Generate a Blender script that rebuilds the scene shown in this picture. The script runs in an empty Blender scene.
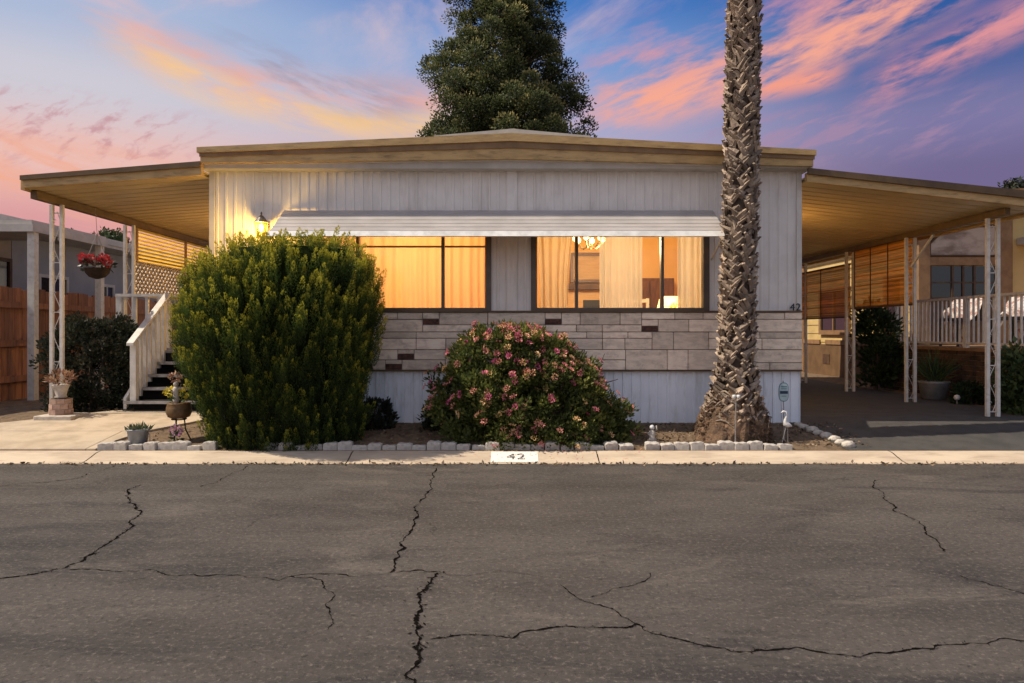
import bpy, math, random
import numpy as np
from mathutils import Vector, Matrix
random.seed(7)
RNG = np.random.default_rng(11)
S = bpy.context.scene
COL = S.collection
F, CX, CY, CAMZ = 700.0, 512.0, 332.0, 1.23

def PX(px, Y): return (px - CX) * Y / F
def PZ(py, Y): return CAMZ - (py - CY) * Y / F
def P3(px, py, Y): return (PX(px, Y), Y, PZ(py, Y))
def lin(r, g, b):
    f = lambda c: (c / 255) / 12.92 if c / 255 <= .04045 else ((c / 255 + .055) / 1.055) ** 2.4
    return (f(r), f(g), f(b))
def gz(Y):                                  # height of the lot ground behind the kerb
    if Y < 6.82: return .06
    if Y > 8.2: return .235
    return .06 + .175 * (Y - 6.82) / 1.38

# ------------------------------------------------------------------ materials
class NT:
    def __init__(s, tree): s.t = tree; s.n = tree.nodes; s.l = tree.links
    def add(s, ty, **kw):
        n = s.n.new(ty)
        for k, v in kw.items(): setattr(n, k, v)
        return n
    def link(s, a, b): s.l.new(a, b)
    def val(s, inp, v):
        if isinstance(v, E): s.link(v.s, inp)
        elif hasattr(v, 'is_output'): s.link(v, inp)
        else: inp.default_value = v
    def math(s, op, a, b=None, c=None, clamp=False):
        n = s.add('ShaderNodeMath', operation=op, use_clamp=clamp)
        for i, v in enumerate((a, b, c)):
            if v is not None: s.val(n.inputs[i], v)
        return E(s, n.outputs[0])
    def noise(s, vec=None, scale=5, detail=4, rough=.55, dist=0):
        n = s.add('ShaderNodeTexNoise')
        n.inputs['Scale'].default_value = scale; n.inputs['Detail'].default_value = detail
        n.inputs['Roughness'].default_value = rough; n.inputs['Distortion'].default_value = dist
        if vec is not None: s.link(vec, n.inputs['Vector'])
        return E(s, n.outputs['Fac'])
    def mapping(s, vec, scale=(1, 1, 1), rot=(0, 0, 0), loc=(0, 0, 0)):
        m = s.add('ShaderNodeMapping')
        m.inputs['Scale'].default_value = scale; m.inputs['Rotation'].default_value = rot; m.inputs['Location'].default_value = loc
        s.link(vec, m.inputs['Vector']); return m.outputs[0]
    def mix(s, f, a, b, blend='MIX'):
        n = s.add('ShaderNodeMix', data_type='RGBA', blend_type=blend)
        s.val(n.inputs[0], f)
        for i, v in ((6, a), (7, b)):
            if isinstance(v, (tuple, list)): n.inputs[i].default_value = (v[0], v[1], v[2], 1)
            else: s.val(n.inputs[i], v)
        return n.outputs[2]
    def ramp(s, f, a, b):                   # smoothstep of f from a to b
        n = s.add('ShaderNodeMapRange', interpolation_type='SMOOTHSTEP')
        s.val(n.inputs[0], f); s.val(n.inputs[1], a); s.val(n.inputs[2], b)
        n.inputs[3].default_value = 0; n.inputs[4].default_value = 1
        return E(s, n.outputs[0])
class E:
    def __init__(s, nt, sock): s.nt = nt; s.s = sock
    def __add__(s, o): return s.nt.math('ADD', s, o)
    __radd__ = __add__
    def __mul__(s, o): return s.nt.math('MULTIPLY', s, o)
    __rmul__ = __mul__
    def __sub__(s, o): return s.nt.math('SUBTRACT', s, o)
    def __rsub__(s, o): return s.nt.math('SUBTRACT', o, s)
    def __truediv__(s, o): return s.nt.math('DIVIDE', s, o)

def newmat(name):
    m = bpy.data.materials.new(name); m.use_nodes = True
    nt = NT(m.node_tree); b = m.node_tree.nodes['Principled BSDF']
    return m, nt, b

def mat(name, c1, c2=None, scale=6, rough=.6, bump=.0, bscale=40, tint=0, metal=0, stretch=(1, 1, 1), dirt=None, dirt_scale=2, dirt_amt=.5, dirt_stretch=(1, 1, 1), trans=0, spec=.4, bdist=.01, lo=.35, hi=.68):
    m, nt, b = newmat(name)
    tc = nt.add('ShaderNodeTexCoord').outputs['Object']
    c2 = c2 or tuple(x * .75 for x in c1)
    v = nt.mapping(tc, stretch)
    f = nt.ramp(nt.noise(v, scale, 6, .6), lo, hi)
    col = nt.mix(f, c1, c2)
    if dirt:
        vd = nt.mapping(tc, dirt_stretch, loc=(3.1, 1.7, .3))
        fd = nt.ramp(nt.noise(vd, dirt_scale, 7, .65), .5, .72) * dirt_amt
        col = nt.mix(fd, col, dirt)
    if tint:
        a = nt.add('ShaderNodeAttribute', attribute_name='tint')
        k = E(nt, a.outputs['Fac']) * (2 * tint) + (1 - tint)
        mm = nt.add('ShaderNodeVectorMath', operation='SCALE')
        nt.link(col, mm.inputs[0]); nt.link(k.s, mm.inputs['Scale']); col = mm.outputs[0]
    nt.val(b.inputs['Base Color'], col)
    b.inputs['Roughness'].default_value = rough; b.inputs['Metallic'].default_value = metal
    b.inputs['Specular IOR Level'].default_value = spec
    if bump:
        bn = nt.add('ShaderNodeBump'); bn.inputs['Strength'].default_value = bump; bn.inputs['Distance'].default_value = bdist
        nt.link(nt.noise(v, bscale, 5, .65).s, bn.inputs['Height']); nt.link(bn.outputs[0], b.inputs['Normal'])
    if trans:
        tr = nt.add('ShaderNodeBsdfTranslucent'); nt.val(tr.inputs['Color'], col)
        mx = nt.add('ShaderNodeMixShader'); mx.inputs[0].default_value = trans
        nt.link(b.outputs[0], mx.inputs[1]); nt.link(tr.outputs[0], mx.inputs[2])
        nt.link(mx.outputs[0], m.node_tree.nodes['Material Output'].inputs['Surface'])
    return m

def leafmat(name, dark, mid, tip, trans=.25, rough=.55):
    """tint 0..1 picks the colour: old growth, ordinary, young tip, with light painted in on some crowns"""
    m, nt, b = newmat(name)
    a = E(nt, nt.add('ShaderNodeAttribute', attribute_name='tint').outputs['Fac'])
    col = nt.mix(nt.ramp(a, 0., .5), dark, mid)
    col = nt.mix(nt.ramp(a, .5, 1.), col, tip)
    nt.val(b.inputs['Base Color'], col); b.inputs['Roughness'].default_value = rough
    b.inputs['Specular IOR Level'].default_value = .3
    tr = nt.add('ShaderNodeBsdfTranslucent'); nt.val(tr.inputs['Color'], col)
    mx = nt.add('ShaderNodeMixShader'); mx.inputs[0].default_value = trans
    nt.link(b.outputs[0], mx.inputs[1]); nt.link(tr.outputs[0], mx.inputs[2])
    nt.link(mx.outputs[0], m.node_tree.nodes['Material Output'].inputs['Surface'])
    return m

def emat(name, color, strength):
    m, nt, b = newmat(name)
    b.inputs['Base Color'].default_value = (*color, 1); b.inputs['Emission Color'].default_value = (*color, 1)
    b.inputs['Emission Strength'].default_value = strength
    return m

def glassmat(name, tint=(1, 1, 1), gloss=.1):
    m, nt, b = newmat(name)
    t = nt.add('ShaderNodeBsdfTransparent'); t.inputs[0].default_value = (*tint, 1)
    g = nt.add('ShaderNodeBsdfGlossy'); g.inputs['Roughness'].default_value = .02
    fr = nt.add('ShaderNodeFresnel'); fr.inputs[0].default_value = 1.45
    mx = nt.add('ShaderNodeMixShader'); nt.link((E(nt, fr.outputs[0]) * .8 + gloss * .2).s, mx.inputs[0])
    nt.link(t.outputs[0], mx.inputs[1]); nt.link(g.outputs[0], mx.inputs[2])
    nt.link(mx.outputs[0], m.node_tree.nodes['Material Output'].inputs['Surface'])
    return m

M = {}
M['siding'] = mat('painted_metal_siding', (.77, .73, .69), (.69, .65, .61), 3, .45, dirt=(.36, .31, .26), dirt_scale=1.6, dirt_amt=.3, dirt_stretch=(6, 1, .7))
M['trimwhite'] = mat('white_trim_paint', (.66, .63, .58), (.56, .53, .48), 5, .5, .1, 30, dirt=(.33, .27, .2), dirt_amt=.3)
M['skirt'] = mat('white_skirting_metal', (.85, .88, .93), (.78, .81, .86), 3, .4, dirt=(.42, .38, .33), dirt_scale=2.2, dirt_amt=.4, dirt_stretch=(5, 1, 1))
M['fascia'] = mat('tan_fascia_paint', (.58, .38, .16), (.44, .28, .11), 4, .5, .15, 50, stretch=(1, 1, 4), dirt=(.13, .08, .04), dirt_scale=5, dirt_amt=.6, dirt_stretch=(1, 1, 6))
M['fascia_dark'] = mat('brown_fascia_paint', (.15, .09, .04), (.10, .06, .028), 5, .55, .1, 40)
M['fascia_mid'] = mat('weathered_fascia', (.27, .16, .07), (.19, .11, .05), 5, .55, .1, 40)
M['stone'] = mat('ashlar_stone', (.92, .76, .60), (.72, .58, .46), 8, .85, .7, 34, tint=.22, bdist=.012, stretch=(1, 1, 3.2), dirt=(.2, .15, .12), dirt_scale=9, dirt_amt=.4)
M['mortar'] = mat('grey_mortar', (.26, .21, .18), None, 20, .9, .3, 80)
M['clinker'] = mat('burnt_clinker_brick', (.13, .055, .036), (.045, .022, .016), 30, .8, .8, 60)
M['bronze'] = mat('bronze_aluminium', (.13, .10, .08), (.10, .08, .062), 8, .45, metal=.2)
M['awning'] = mat('awning_metal', (.44, .40, .38), (.36, .33, .31), 3, .4, dirt=(.33, .27, .22), dirt_scale=2.5, dirt_amt=.5, dirt_stretch=(1, 4, 4))
M['pan'] = mat('cream_roof_pan', (.56, .42, .22), (.48, .35, .18), 2, .38, dirt=(.28, .19, .09), dirt_scale=1.3, dirt_amt=.4, dirt_stretch=(.6, 5, 1))
M['roofwhite'] = mat('white_roof_coating', (.50, .45, .39), (.40, .36, .31), 4, .7)
M['post'] = mat('white_iron_paint', (.70, .66, .60), (.60, .56, .50), 12, .45, dirt=(.22, .13, .07), dirt_scale=14, dirt_amt=.35)
M['rail'] = mat('white_wood_paint', (.72, .68, .62), (.62, .58, .52), 10, .55, .15, 60, dirt=(.3, .25, .2), dirt_scale=8, dirt_amt=.35)
M['tread'] = mat('dark_step_carpet', (.022, .018, .016), (.015, .012, .012), 60, .9, .4, 200)
M['nosing'] = mat('worn_metal_nosing', (.42, .40, .38), (.28, .26, .25), 20, .45, metal=.2)
M['asphalt2'] = mat('driveway_asphalt', (.070, .065, .060), (.048, .045, .042), 5, .85, .6, 220, dirt=(.085, .075, .065), dirt_amt=.5)
M['concrete'] = mat('warm_concrete', (.50, .40, .29), (.38, .30, .21), 4, .85, .35, 160, dirt=(.30, .22, .15), dirt_scale=3, dirt_amt=.45)
M['kerb'] = mat('kerb_concrete', (.60, .48, .35), (.46, .36, .26), 3, .85, .4, 140, stretch=(.6, 2, 2), dirt=(.26, .19, .13), dirt_scale=5, dirt_amt=.5, dirt_stretch=(.5, 2, 2))
M['soil'] = mat('dry_soil', (.24, .16, .095), (.12, .078, .045), 9, .95, 1, 60, bdist=.03, dirt=(.33, .24, .15), dirt_scale=20, dirt_amt=.6)
M['edge'] = mat('pale_concrete_block', (.56, .51, .45), (.38, .34, .30), 14, .85, .5, 80, tint=.18, dirt=(.22, .17, .13), dirt_scale=16, dirt_amt=.5)
M['rock'] = mat('white_rock', (.62, .56, .48), (.40, .35, .29), 16, .85, .7, 50, bdist=.02)
M['fence'] = mat('red_stained_wood', (.36, .155, .075), (.22, .09, .045), 5, .75, .4, 30, stretch=(6, 6, .5), tint=.3, dirt=(.30, .17, .10), dirt_scale=4, dirt_amt=.5, dirt_stretch=(6, 6, .6))
M['bluewall'] = mat('grey_blue_siding', (.30, .29, .30), (.25, .25, .27), 2, .6)
M['beige'] = mat('beige_wall', (.36, .29, .22), (.30, .24, .18), 3, .7)
M['greywhite'] = mat('greyish_white_paint', (.55, .50, .46), (.45, .41, .37), 4, .6)
M['darkglass'] = mat('dark_window_glass', (.012, .012, .014), None, 3, .06, spec=.8)
M['cream'] = mat('cream_yellow_siding', (.62, .44, .18), (.54, .38, .15), 2, .65, .05, 20, dirt=(.3, .2, .08), dirt_amt=.3)
M['wallshade'] = mat('shaded_wall_base', (.17, .095, .042), (.12, .066, .03), 4, .75, .2, 20)  # brown that paints shade onto the lower cream wall
M['panereflect'] = mat('painted_pane_reflection', (.46, .36, .29), (.22, .15, .11), 1.6, .35, stretch=(1, 1, 2.2), lo=.42, hi=.6)  # streaky pale tone, a painted reflection for the gable window
M['tanwood'] = mat('tan_wood_trim', (.30, .17, .08), (.22, .12, .055), 8, .65, .15, 40)
M['brown'] = mat('brown_wood', (.10, .052, .026), (.06, .032, .018), 8, .65, .2, 40)
M['brick'] = mat('brown_garden_brick', (.10, .06, .038), (.06, .036, .024), 12, .9, .5, 60, tint=.3)
M['pinkbrick'] = mat('pale_pink_brick', (.45, .30, .23), (.33, .21, .16), 14, .9, .5, 60, tint=.2)
M['urn'] = mat('pale_cast_urn', (.56, .49, .41), (.42, .36, .30), 16, .85, .5, 50)
M['bamboo'] = mat('bamboo_slats', (.80, .42, .065), (.58, .29, .042), 9, .6, tint=.4, trans=.5, stretch=(1, .3, 6))
M['slat'] = mat('cream_blind_slat', (.88, .70, .30), (.80, .62, .25), 5, .5, trans=.75)
M['lattice'] = mat('beige_lattice', (.52, .42, .32), (.42, .33, .25), 8, .6)
M['bark'] = mat('brown_bark', (.13, .09, .065), (.07, .05, .035), 14, .9, .8, 40, stretch=(1, 1, .3))
M['palmbark'] = mat('grey_palm_boots', (.36, .275, .205), (.17, .122, .088), 9, .9, .7, 50, tint=.5, bdist=.02, stretch=(1, 1, .5))
M['palmcore'] = mat('palm_core_fibre', (.085, .058, .042), (.045, .03, .022), 12, .95, .8, 40)
M['palmroot'] = mat('palm_root_mass', (.24, .145, .085), (.11, .07, .045), 18, .95, 1, 70, tint=.35, bdist=.03)
M['black'] = mat('black_metal', (.02, .018, .016), None, 10, .5)
M['rust'] = mat('aged_copper_pot', (.20, .115, .05), (.10, .06, .03), 9, .55, .3, 30, metal=.3)
M['galv'] = mat('galvanised_metal', (.26, .26, .265), (.18, .18, .185), 9, .5, .2, 40, metal=.35)
M['white'] = mat('white_plastic', (.72, .70, .67), None, 8, .45)
M['solar'] = mat('steel_stake', (.42, .40, .38), (.3, .29, .28), 20, .4, metal=.5)
M['signpale'] = mat('sign_pale_teal', (.40, .52, .55), None, 10, .4)
M['signteal'] = mat('sign_teal', (.12, .22, .26), None, 10, .4)
M['signblue'] = mat('sign_navy', (.02, .045, .09), None, 10, .4)
M['ink'] = mat('dark_lettering', (.022, .028, .045), None, 10, .5)
M['inkkerb'] = mat('worn_black_paint', (.03, .028, .026), (.55, .50, .44), 38, .8, lo=.46, hi=.56)
M['whitekerb'] = mat('worn_white_paint', (.80, .76, .69), (.55, .46, .36), 30, .75, lo=.5, hi=.75)
M['amberwall'] = mat('room_wall_paint', (.80, .50, .20), (.76, .46, .17), 2, .8)
M['roomwhite'] = mat('room_ceiling_paint', (.80, .70, .52), None, 2, .8)
M['carpet'] = mat('room_carpet', (.35, .24, .15), None, 30, .95)
M['wood'] = mat('dark_cabinet_wood', (.14, .055, .022), (.08, .03, .013), 6, .4, stretch=(6, 6, 1))
M['palewood'] = mat('pale_wood', (.52, .33, .16), (.44, .27, .12), 6, .5, stretch=(1, 6, 6))
M['chairw'] = mat('white_chair_paint', (.75, .68, .55), None, 8, .5)
M['pane'] = glassmat('window_glass')
M['lampglass'] = glassmat('lantern_glass', (1, .9, .7))
M['bulb'] = emat('lantern_bulb', (1, .62, .14), 110)
M['shade'] = emat('lamp_shade_lit', (1, .78, .38), 1.3)
M['chand'] = emat('chandelier_bulb', (1, .72, .28), 5)
def sheer(name, c, alpha, trans):
    m, nt, b = newmat(name)
    tc = nt.add('ShaderNodeTexCoord').outputs['Object']
    v = nt.mapping(tc, (14, 14, .35))
    col = nt.mix(nt.noise(v, 1.2, 4, .6), c, tuple(x * .72 for x in c))
    d = nt.add('ShaderNodeBsdfDiffuse'); nt.val(d.inputs[0], col)
    t = nt.add('ShaderNodeBsdfTranslucent'); nt.val(t.inputs[0], col)
    a = nt.add('ShaderNodeMixShader'); a.inputs[0].default_value = trans
    nt.link(d.outputs[0], a.inputs[1]); nt.link(t.outputs[0], a.inputs[2])
    tp = nt.add('ShaderNodeBsdfTransparent')
    x = nt.add('ShaderNodeMixShader'); x.inputs[0].default_value = alpha
    nt.link(tp.outputs[0], x.inputs[1]); nt.link(a.outputs[0], x.inputs[2])
    nt.link(x.outputs[0], m.node_tree.nodes['Material Output'].inputs['Surface'])
    return m
M['sheer'] = sheer('sheer_curtain', (.98, .93, .82), .90, .5)
M['drape'] = sheer('full_curtain', (.86, .70, .46), .96, .72)
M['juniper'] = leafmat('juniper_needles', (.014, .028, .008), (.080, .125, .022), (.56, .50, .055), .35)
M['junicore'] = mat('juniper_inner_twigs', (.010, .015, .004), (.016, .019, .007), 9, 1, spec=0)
M['lantana'] = leafmat('lantana_leaves', (.034, .048, .016), (.115, .14, .036), (.36, .34, .08), .4)
M['hedge'] = leafmat('hedge_leaves', (.018, .024, .014), (.040, .048, .028), (.11, .10, .07), .15, .4)
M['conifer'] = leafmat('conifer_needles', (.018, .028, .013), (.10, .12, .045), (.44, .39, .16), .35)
M['tree'] = leafmat('tree_leaves', (.03, .05, .02), (.06, .09, .03), (.14, .16, .06), .25)
M['fern'] = leafmat('shade_plant_leaves', (.02, .035, .015), (.05, .085, .03), (.14, .18, .07), .25)
M['succ'] = leafmat('succulent_leaves', (.06, .08, .04), (.12, .15, .08), (.28, .26, .14), .1)
M['pinkleaf'] = leafmat('pinkish_leaves', (.12, .08, .05), (.34, .17, .11), (.42, .30, .16), .2)
M['frond'] = leafmat('palm_frond', (.03, .05, .02), (.07, .10, .035), (.16, .17, .07), .2)
def petals(name, a, b_, c):
    return leafmat(name, a, b_, c, .25, .6)
M['lanflower'] = petals('lantana_petals', (.70, .11, .27), (.80, .32, .26), (.88, .58, .26))
M['redflower'] = petals('red_petals', (.45, .03, .04), (.55, .06, .07), (.60, .28, .24))
M['yellow'] = petals('yellow_petals', (.55, .42, .03), (.62, .50, .05), (.70, .60, .12))
M['pinkflower'] = petals('pink_petals', (.45, .16, .32), (.55, .26, .42), (.7, .5, .55))
M['cloth'] = petals('floral_cloth', (.42, .22, .18), (.62, .46, .40), (.72, .66, .60))
M['moss'] = mat('coco_liner', (.06, .035, .02), (.03, .02, .012), 20, .95, .8, 60)

# ------------------------------------------------------------------ mesh helpers
def tag(o, label=None, cat=None, group=None, kind=None):
    if label: o['label'] = label
    if cat: o['category'] = cat
    if group: o['group'] = group
    if kind: o['kind'] = kind
    return o
def thing(name, loc, label, cat, group=None):
    o = bpy.data.objects.new(name, None); COL.objects.link(o); o.location = loc
    o.empty_display_size = .2
    return tag(o, label, cat, group)
def children(o): return [c for c in S.objects if c.parent == o]
def copy_tree(o, loc=None, parent=None):
    c = o.copy(); COL.objects.link(c); c.parent = parent
    if loc is not None: c.location = loc
    for ch in children(o): copy_tree(ch, None, c)
    return c

def origin_of(parent):
    v = Vector((0, 0, 0))
    while parent is not None: v = v + parent.location; parent = parent.parent
    return v

class MB:
    def __init__(s): s.v = []; s.f = []; s.t = []
    def quad(s, a, b, c, d, t=.5):
        n = len(s.v); s.v += [a, b, c, d]; s.f.append((n, n + 1, n + 2, n + 3)); s.t.append(t); return s
    def hexa(s, p, t=.5):
        n = len(s.v); s.v += list(p)
        for q in ((0, 3, 2, 1), (4, 5, 6, 7), (0, 1, 5, 4), (1, 2, 6, 5), (2, 3, 7, 6), (3, 0, 4, 7)):
            s.f.append(tuple(n + i for i in q)); s.t.append(t)
        return s
    def box(s, x0, x1, y0, y1, z0, z1, t=.5):
        return s.hexa([(x0, y0, z0), (x1, y0, z0), (x1, y1, z0), (x0, y1, z0), (x0, y0, z1), (x1, y0, z1), (x1, y1, z1), (x0, y1, z1)], t)
    def prism_xz(s, poly, y0, y1, t=.5):    # polygon in x,z extruded along y
        n = len(s.v); k = len(poly)
        s.v += [(x, y0, z) for x, z in poly] + [(x, y1, z) for x, z in poly]
        s.f.append(tuple(range(n, n + k))); s.f.append(tuple(range(n + 2 * k - 1, n + k - 1, -1)))
        s.t += [t, t]
        for i in range(k):
            j = (i + 1) % k; s.f.append((n + j, n + i, n + k + i, n + k + j)); s.t.append(t)
        return s
    def prism_xy(s, poly, z0, z1, t=.5):
        n = len(s.v); k = len(poly)
        f0 = z0 if callable(z0) else (lambda x, y: z0); f1 = z1 if callable(z1) else (lambda x, y: z1)
        s.v += [(x, y, f0(x, y)) for x, y in poly] + [(x, y, f1(x, y)) for x, y in poly]
        s.f.append(tuple(range(n + k - 1, n - 1, -1))); s.f.append(tuple(range(n + k, n + 2 * k))); s.t += [t, t]
        for i in range(k):
            j = (i + 1) % k; s.f.append((n + i, n + j, n + k + j, n + k + i)); s.t.append(t)
        return s
    def tube(s, pts, r, n=6, t=.5):
        pts = [Vector(p) for p in pts]; k = len(pts)
        rs = r if isinstance(r, (list, tuple)) else [r] * k
        base = len(s.v); ref = Vector((.31, .17, .93))
        for i, p in enumerate(pts):
            d = (pts[min(i + 1, k - 1)] - pts[max(i - 1, 0)]).normalized()
            if abs(d.dot(ref)) > .95: ref = Vector((.9, .3, .1))
            a = d.cross(ref).normalized(); b = d.cross(a)
            for j in range(n):
                th = 2 * math.pi * j / n
                s.v.append(tuple(p + (a * math.cos(th) + b * math.sin(th)) * rs[i]))
        for i in range(k - 1):
            for j in range(n):
                j2 = (j + 1) % n
                s.f.append((base + i * n + j, base + i * n + j2, base + (i + 1) * n + j2, base + (i + 1) * n + j)); s.t.append(t)
        s.f.append(tuple(base + j for j in range(n - 1, -1, -1))); s.f.append(tuple(base + (k - 1) * n + j for j in range(n))); s.t += [t, t]
        return s
    def lathe(s, prof, c=(0, 0, 0), n=20, t=.5, wob=0):   # prof: (r, z) bottom to top
        base = len(s.v); k = len(prof)
        for r, z in prof:
            for j in range(n):
                th = 2 * math.pi * j / n; rr = max(r, .0005) * (1 + wob * math.sin(3 * th + z * 9) + wob * .7 * math.sin(7 * th - z * 23))
                s.v.append((c[0] + rr * math.cos(th), c[1] + rr * math.sin(th), c[2] + z))
        for i in range(k - 1):
            for j in range(n):
                j2 = (j + 1) % n
                s.f.append((base + i * n + j, base + i * n + j2, base + (i + 1) * n + j2, base + (i + 1) * n + j)); s.t.append(t)
        s.f.append(tuple(base + j for j in range(n - 1, -1, -1))); s.f.append(tuple(base + (k - 1) * n + j for j in range(n))); s.t += [t, t]
        return s
    def build(s, name, m, parent=None, smooth=False, loc=None, bevel=0):
        org = Vector(loc) if loc is not None else Vector((0, 0, 0))
        tot = origin_of(parent) + org
        me = bpy.data.meshes.new(name)
        me.from_pydata([(x - tot.x, y - tot.y, z - tot.z) for x, y, z in s.v], [], s.f)
        me.materials.append(M[m] if isinstance(m, str) else m)
        at = me.attributes.new('tint', 'FLOAT', 'FACE'); at.data.foreach_set('value', [float(x) for x in s.t])
        if smooth: me.polygons.foreach_set('use_smooth', [True] * len(me.polygons))
        o = bpy.data.objects.new(name, me); COL.objects.link(o); o.location = org
        if parent is not None: o.parent = parent
        if bevel:
            b = o.modifiers.new('bevel', 'BEVEL'); b.width = bevel; b.segments = 2; b.limit_method = 'ANGLE'
        return o

def npmesh(name, V, Fq, tint, m, parent=None, loc=None):
    org = np.array(loc if loc is not None else (0, 0, 0), float)
    V = V - (np.array(origin_of(parent)) + org)
    me = bpy.data.meshes.new(name)
    nv, nf = len(V), len(Fq)
    me.vertices.add(nv); me.vertices.foreach_set('co', V.astype(np.float32).ravel())
    me.loops.add(nf * 4); me.loops.foreach_set('vertex_index', Fq.astype(np.int32).ravel())
    me.polygons.add(nf); me.polygons.foreach_set('loop_start', np.arange(0, nf * 4, 4, dtype=np.int32))
    me.update(calc_edges=True)
    at = me.attributes.new('tint', 'FLOAT', 'FACE'); at.data.foreach_set('value', np.clip(tint, 0, 1).astype(np.float32))
    me.materials.append(M[m])
    o = bpy.data.objects.new(name, me); COL.objects.link(o); o.location = org
    if parent is not None: o.parent = parent
    return o
def norm(a): return a / np.maximum(np.linalg.norm(a, axis=-1, keepdims=True), 1e-9)
def leaves(P, D, L, W, fold=.25):
    n = len(P); D = norm(D); B = norm(np.cross(D, RNG.normal(size=(n, 3)))); N = np.cross(D, B)
    L = np.broadcast_to(np.asarray(L, float).reshape(-1, 1), (n, 1)); W = np.broadcast_to(np.asarray(W, float).reshape(-1, 1), (n, 1))
    mid = P + D * L * .45 - N * W * fold
    V = np.stack([P, mid + B * W / 2, P + D * L, mid - B * W / 2], 1).reshape(-1, 3)
    return V, np.arange(n * 4).reshape(-1, 4)

# ------------------------------------------------------------------ camera
cam = bpy.data.cameras.new('camera'); co = bpy.data.objects.new('camera', cam); COL.objects.link(co)
co.location = (0, 0, CAMZ); co.rotation_euler = (math.radians(90), 0, 0)
cam.sensor_width = 36; cam.lens = F / 1024 * 36; cam.shift_y = -(341.5 - CY) / 1024
cam.clip_start = .05; cam.clip_end = 3000
S.camera = co

# ------------------------------------------------------------------ light and sky
sd = Vector((1, .12, -1.3)).normalized()
sun = bpy.data.lights.new('sun', 'SUN'); sun.energy = 4.7; sun.angle = math.radians(.5); sun.color = (1, .89, .72)
so = bpy.data.objects.new('sun', sun); COL.objects.link(so); so.rotation_euler = sd.to_track_quat('-Z', 'Y').to_euler(); so.location = (-8, -2, 12)

w = bpy.data.worlds.new('World'); S.world = w; w.use_nodes = True
nt = NT(w.node_tree); bg = w.node_tree.nodes['Background']
BGS = .1
sky = nt.add('ShaderNodeTexSky', sky_type='NISHITA'); sky.sun_disc = False
sky.sun_elevation = math.asin(-sd.z); sky.sun_rotation = math.atan2(-sd.x, -sd.y)
tc = nt.add('ShaderNodeTexCoord').outputs['Generated']
sep = nt.add('ShaderNodeSeparateXYZ'); nt.link(tc, sep.inputs[0])
x, y, z = (E(nt, sep.outputs[i]) for i in range(3))
az = nt.math('ARCTAN2', x, y)                                        # azimuth from +Y, radians
el = nt.math('ARCTAN2', z, nt.math('SQRT', x * x + y * y))           # elevation
def AZ(px): return math.atan((px - CX) / F)
def EL(py): return math.atan((CY - py) / F)
def grad(stops):
    col = stops[0][1]
    for (e0, c0), (e1, c1) in zip(stops, stops[1:]):
        col = nt.mix(nt.ramp(el, e0, e1), col, c1)
    return col
L_ = grad([(0, lin(190, 130, 140)), (EL(245), lin(222, 158, 160)), (EL(185), lin(238, 194, 186)), (EL(120), lin(208, 205, 216)), (EL(50), lin(172, 188, 218)), (EL(-60), lin(116, 150, 205)), (1.2, lin(70, 110, 180))])
C_ = grad([(0, lin(150, 120, 140)), (EL(190), lin(192, 168, 184)), (EL(120), lin(170, 172, 206)), (EL(60), lin(124, 158, 212)), (EL(0), lin(72, 124, 196)), (1.2, lin(50, 90, 170))])
R_ = grad([(0, lin(82, 72, 104)), (EL(200), lin(116, 106, 146)), (EL(150), lin(126, 122, 166)), (EL(90), lin(66, 98, 158)), (EL(20), lin(40, 92, 164)), (1.2, lin(38, 72, 150))])
base = nt.mix(nt.ramp(az, AZ(80), AZ(600)), L_, C_)
base = nt.mix(nt.ramp(az, AZ(560), AZ(960)), base, R_)
# cloud noise, in azimuth / elevation, wisps lengthened along the drift of the cloud
comb = nt.add('ShaderNodeCombineXYZ'); nt.link(az.s, comb.inputs[0]); nt.link(el.s, comb.inputs[1]); AE = comb.outputs[0]
def fb(scale, rot, stretch, detail=7, rough=.6, dist=.4, loc=(0, 0, 0)):
    return nt.noise(nt.mapping(nt.mapping(AE, (1, 1, 1), (0, 0, rot)), (1, stretch, 1), (0, 0, 0), loc), scale, detail, rough, dist)
def band(pts, wu, wd):
    """mask around the parabola through three pixel points; wu/wd softness above and below, radians"""
    a = [AZ(p[0]) for p in pts]; b = [EL(p[1]) for p in pts]
    k = np.polyfit(a, b, 2)
    vc = az * az * float(k[0]) + az * float(k[1]) + float(k[2])
    d = el - vc
    return nt.ramp(d, -wd, wd * .35) * (1 - nt.ramp(d, wu * .15, wu)), d
def span(p0, p1, p2, p3): return nt.ramp(az, AZ(p0), AZ(p1)) * (1 - nt.ramp(az, AZ(p2), AZ(p3)))
def clouds(base, mask, n, lo, hi, col):
    f = nt.ramp(n, lo, hi) * mask
    return nt.mix(nt.math('MINIMUM', f, 1.0), base, col)
n1 = fb(4, .24, 4.5, dist=.25); n2 = fb(6.5, .22, 5, loc=(2, 1, 0), dist=.25); n3 = fb(16, .18, 4.5, loc=(5, 3, 0), dist=.25); n2r = fb(6, -.25, 4.2, loc=(2.6, 1, 0), dist=.3); n3r = fb(15, -.28, 4, loc=(5, 3.4, 0), dist=.3); n4 = fb(4, -.35, 2.2, loc=(1, 7, 0)); n5 = fb(30, -.5, 2.5, loc=(9, 2, 0))
c = base
c = clouds(c, nt.ramp(el, EL(120), EL(20)) * .75 * (1 - nt.ramp(az, AZ(560), AZ(760))), n4, .45, .72, lin(226, 196, 200))            # pale veils high up
b, d = band([(20, -15), (90, 35), (170, 88)], .05, .05)
c = clouds(c, b * span(0, 60, 120, 190) * .8, n1, .35, .6, lin(232, 196, 196))
b, d = band([(60, 55), (230, 100), (440, 108)], .055, .05)
m = b * span(40, 170, 430, 560)
c = clouds(c, m * .85, n1 * .6 + n3 * .4, .36, .62, lin(240, 176, 158))
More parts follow.
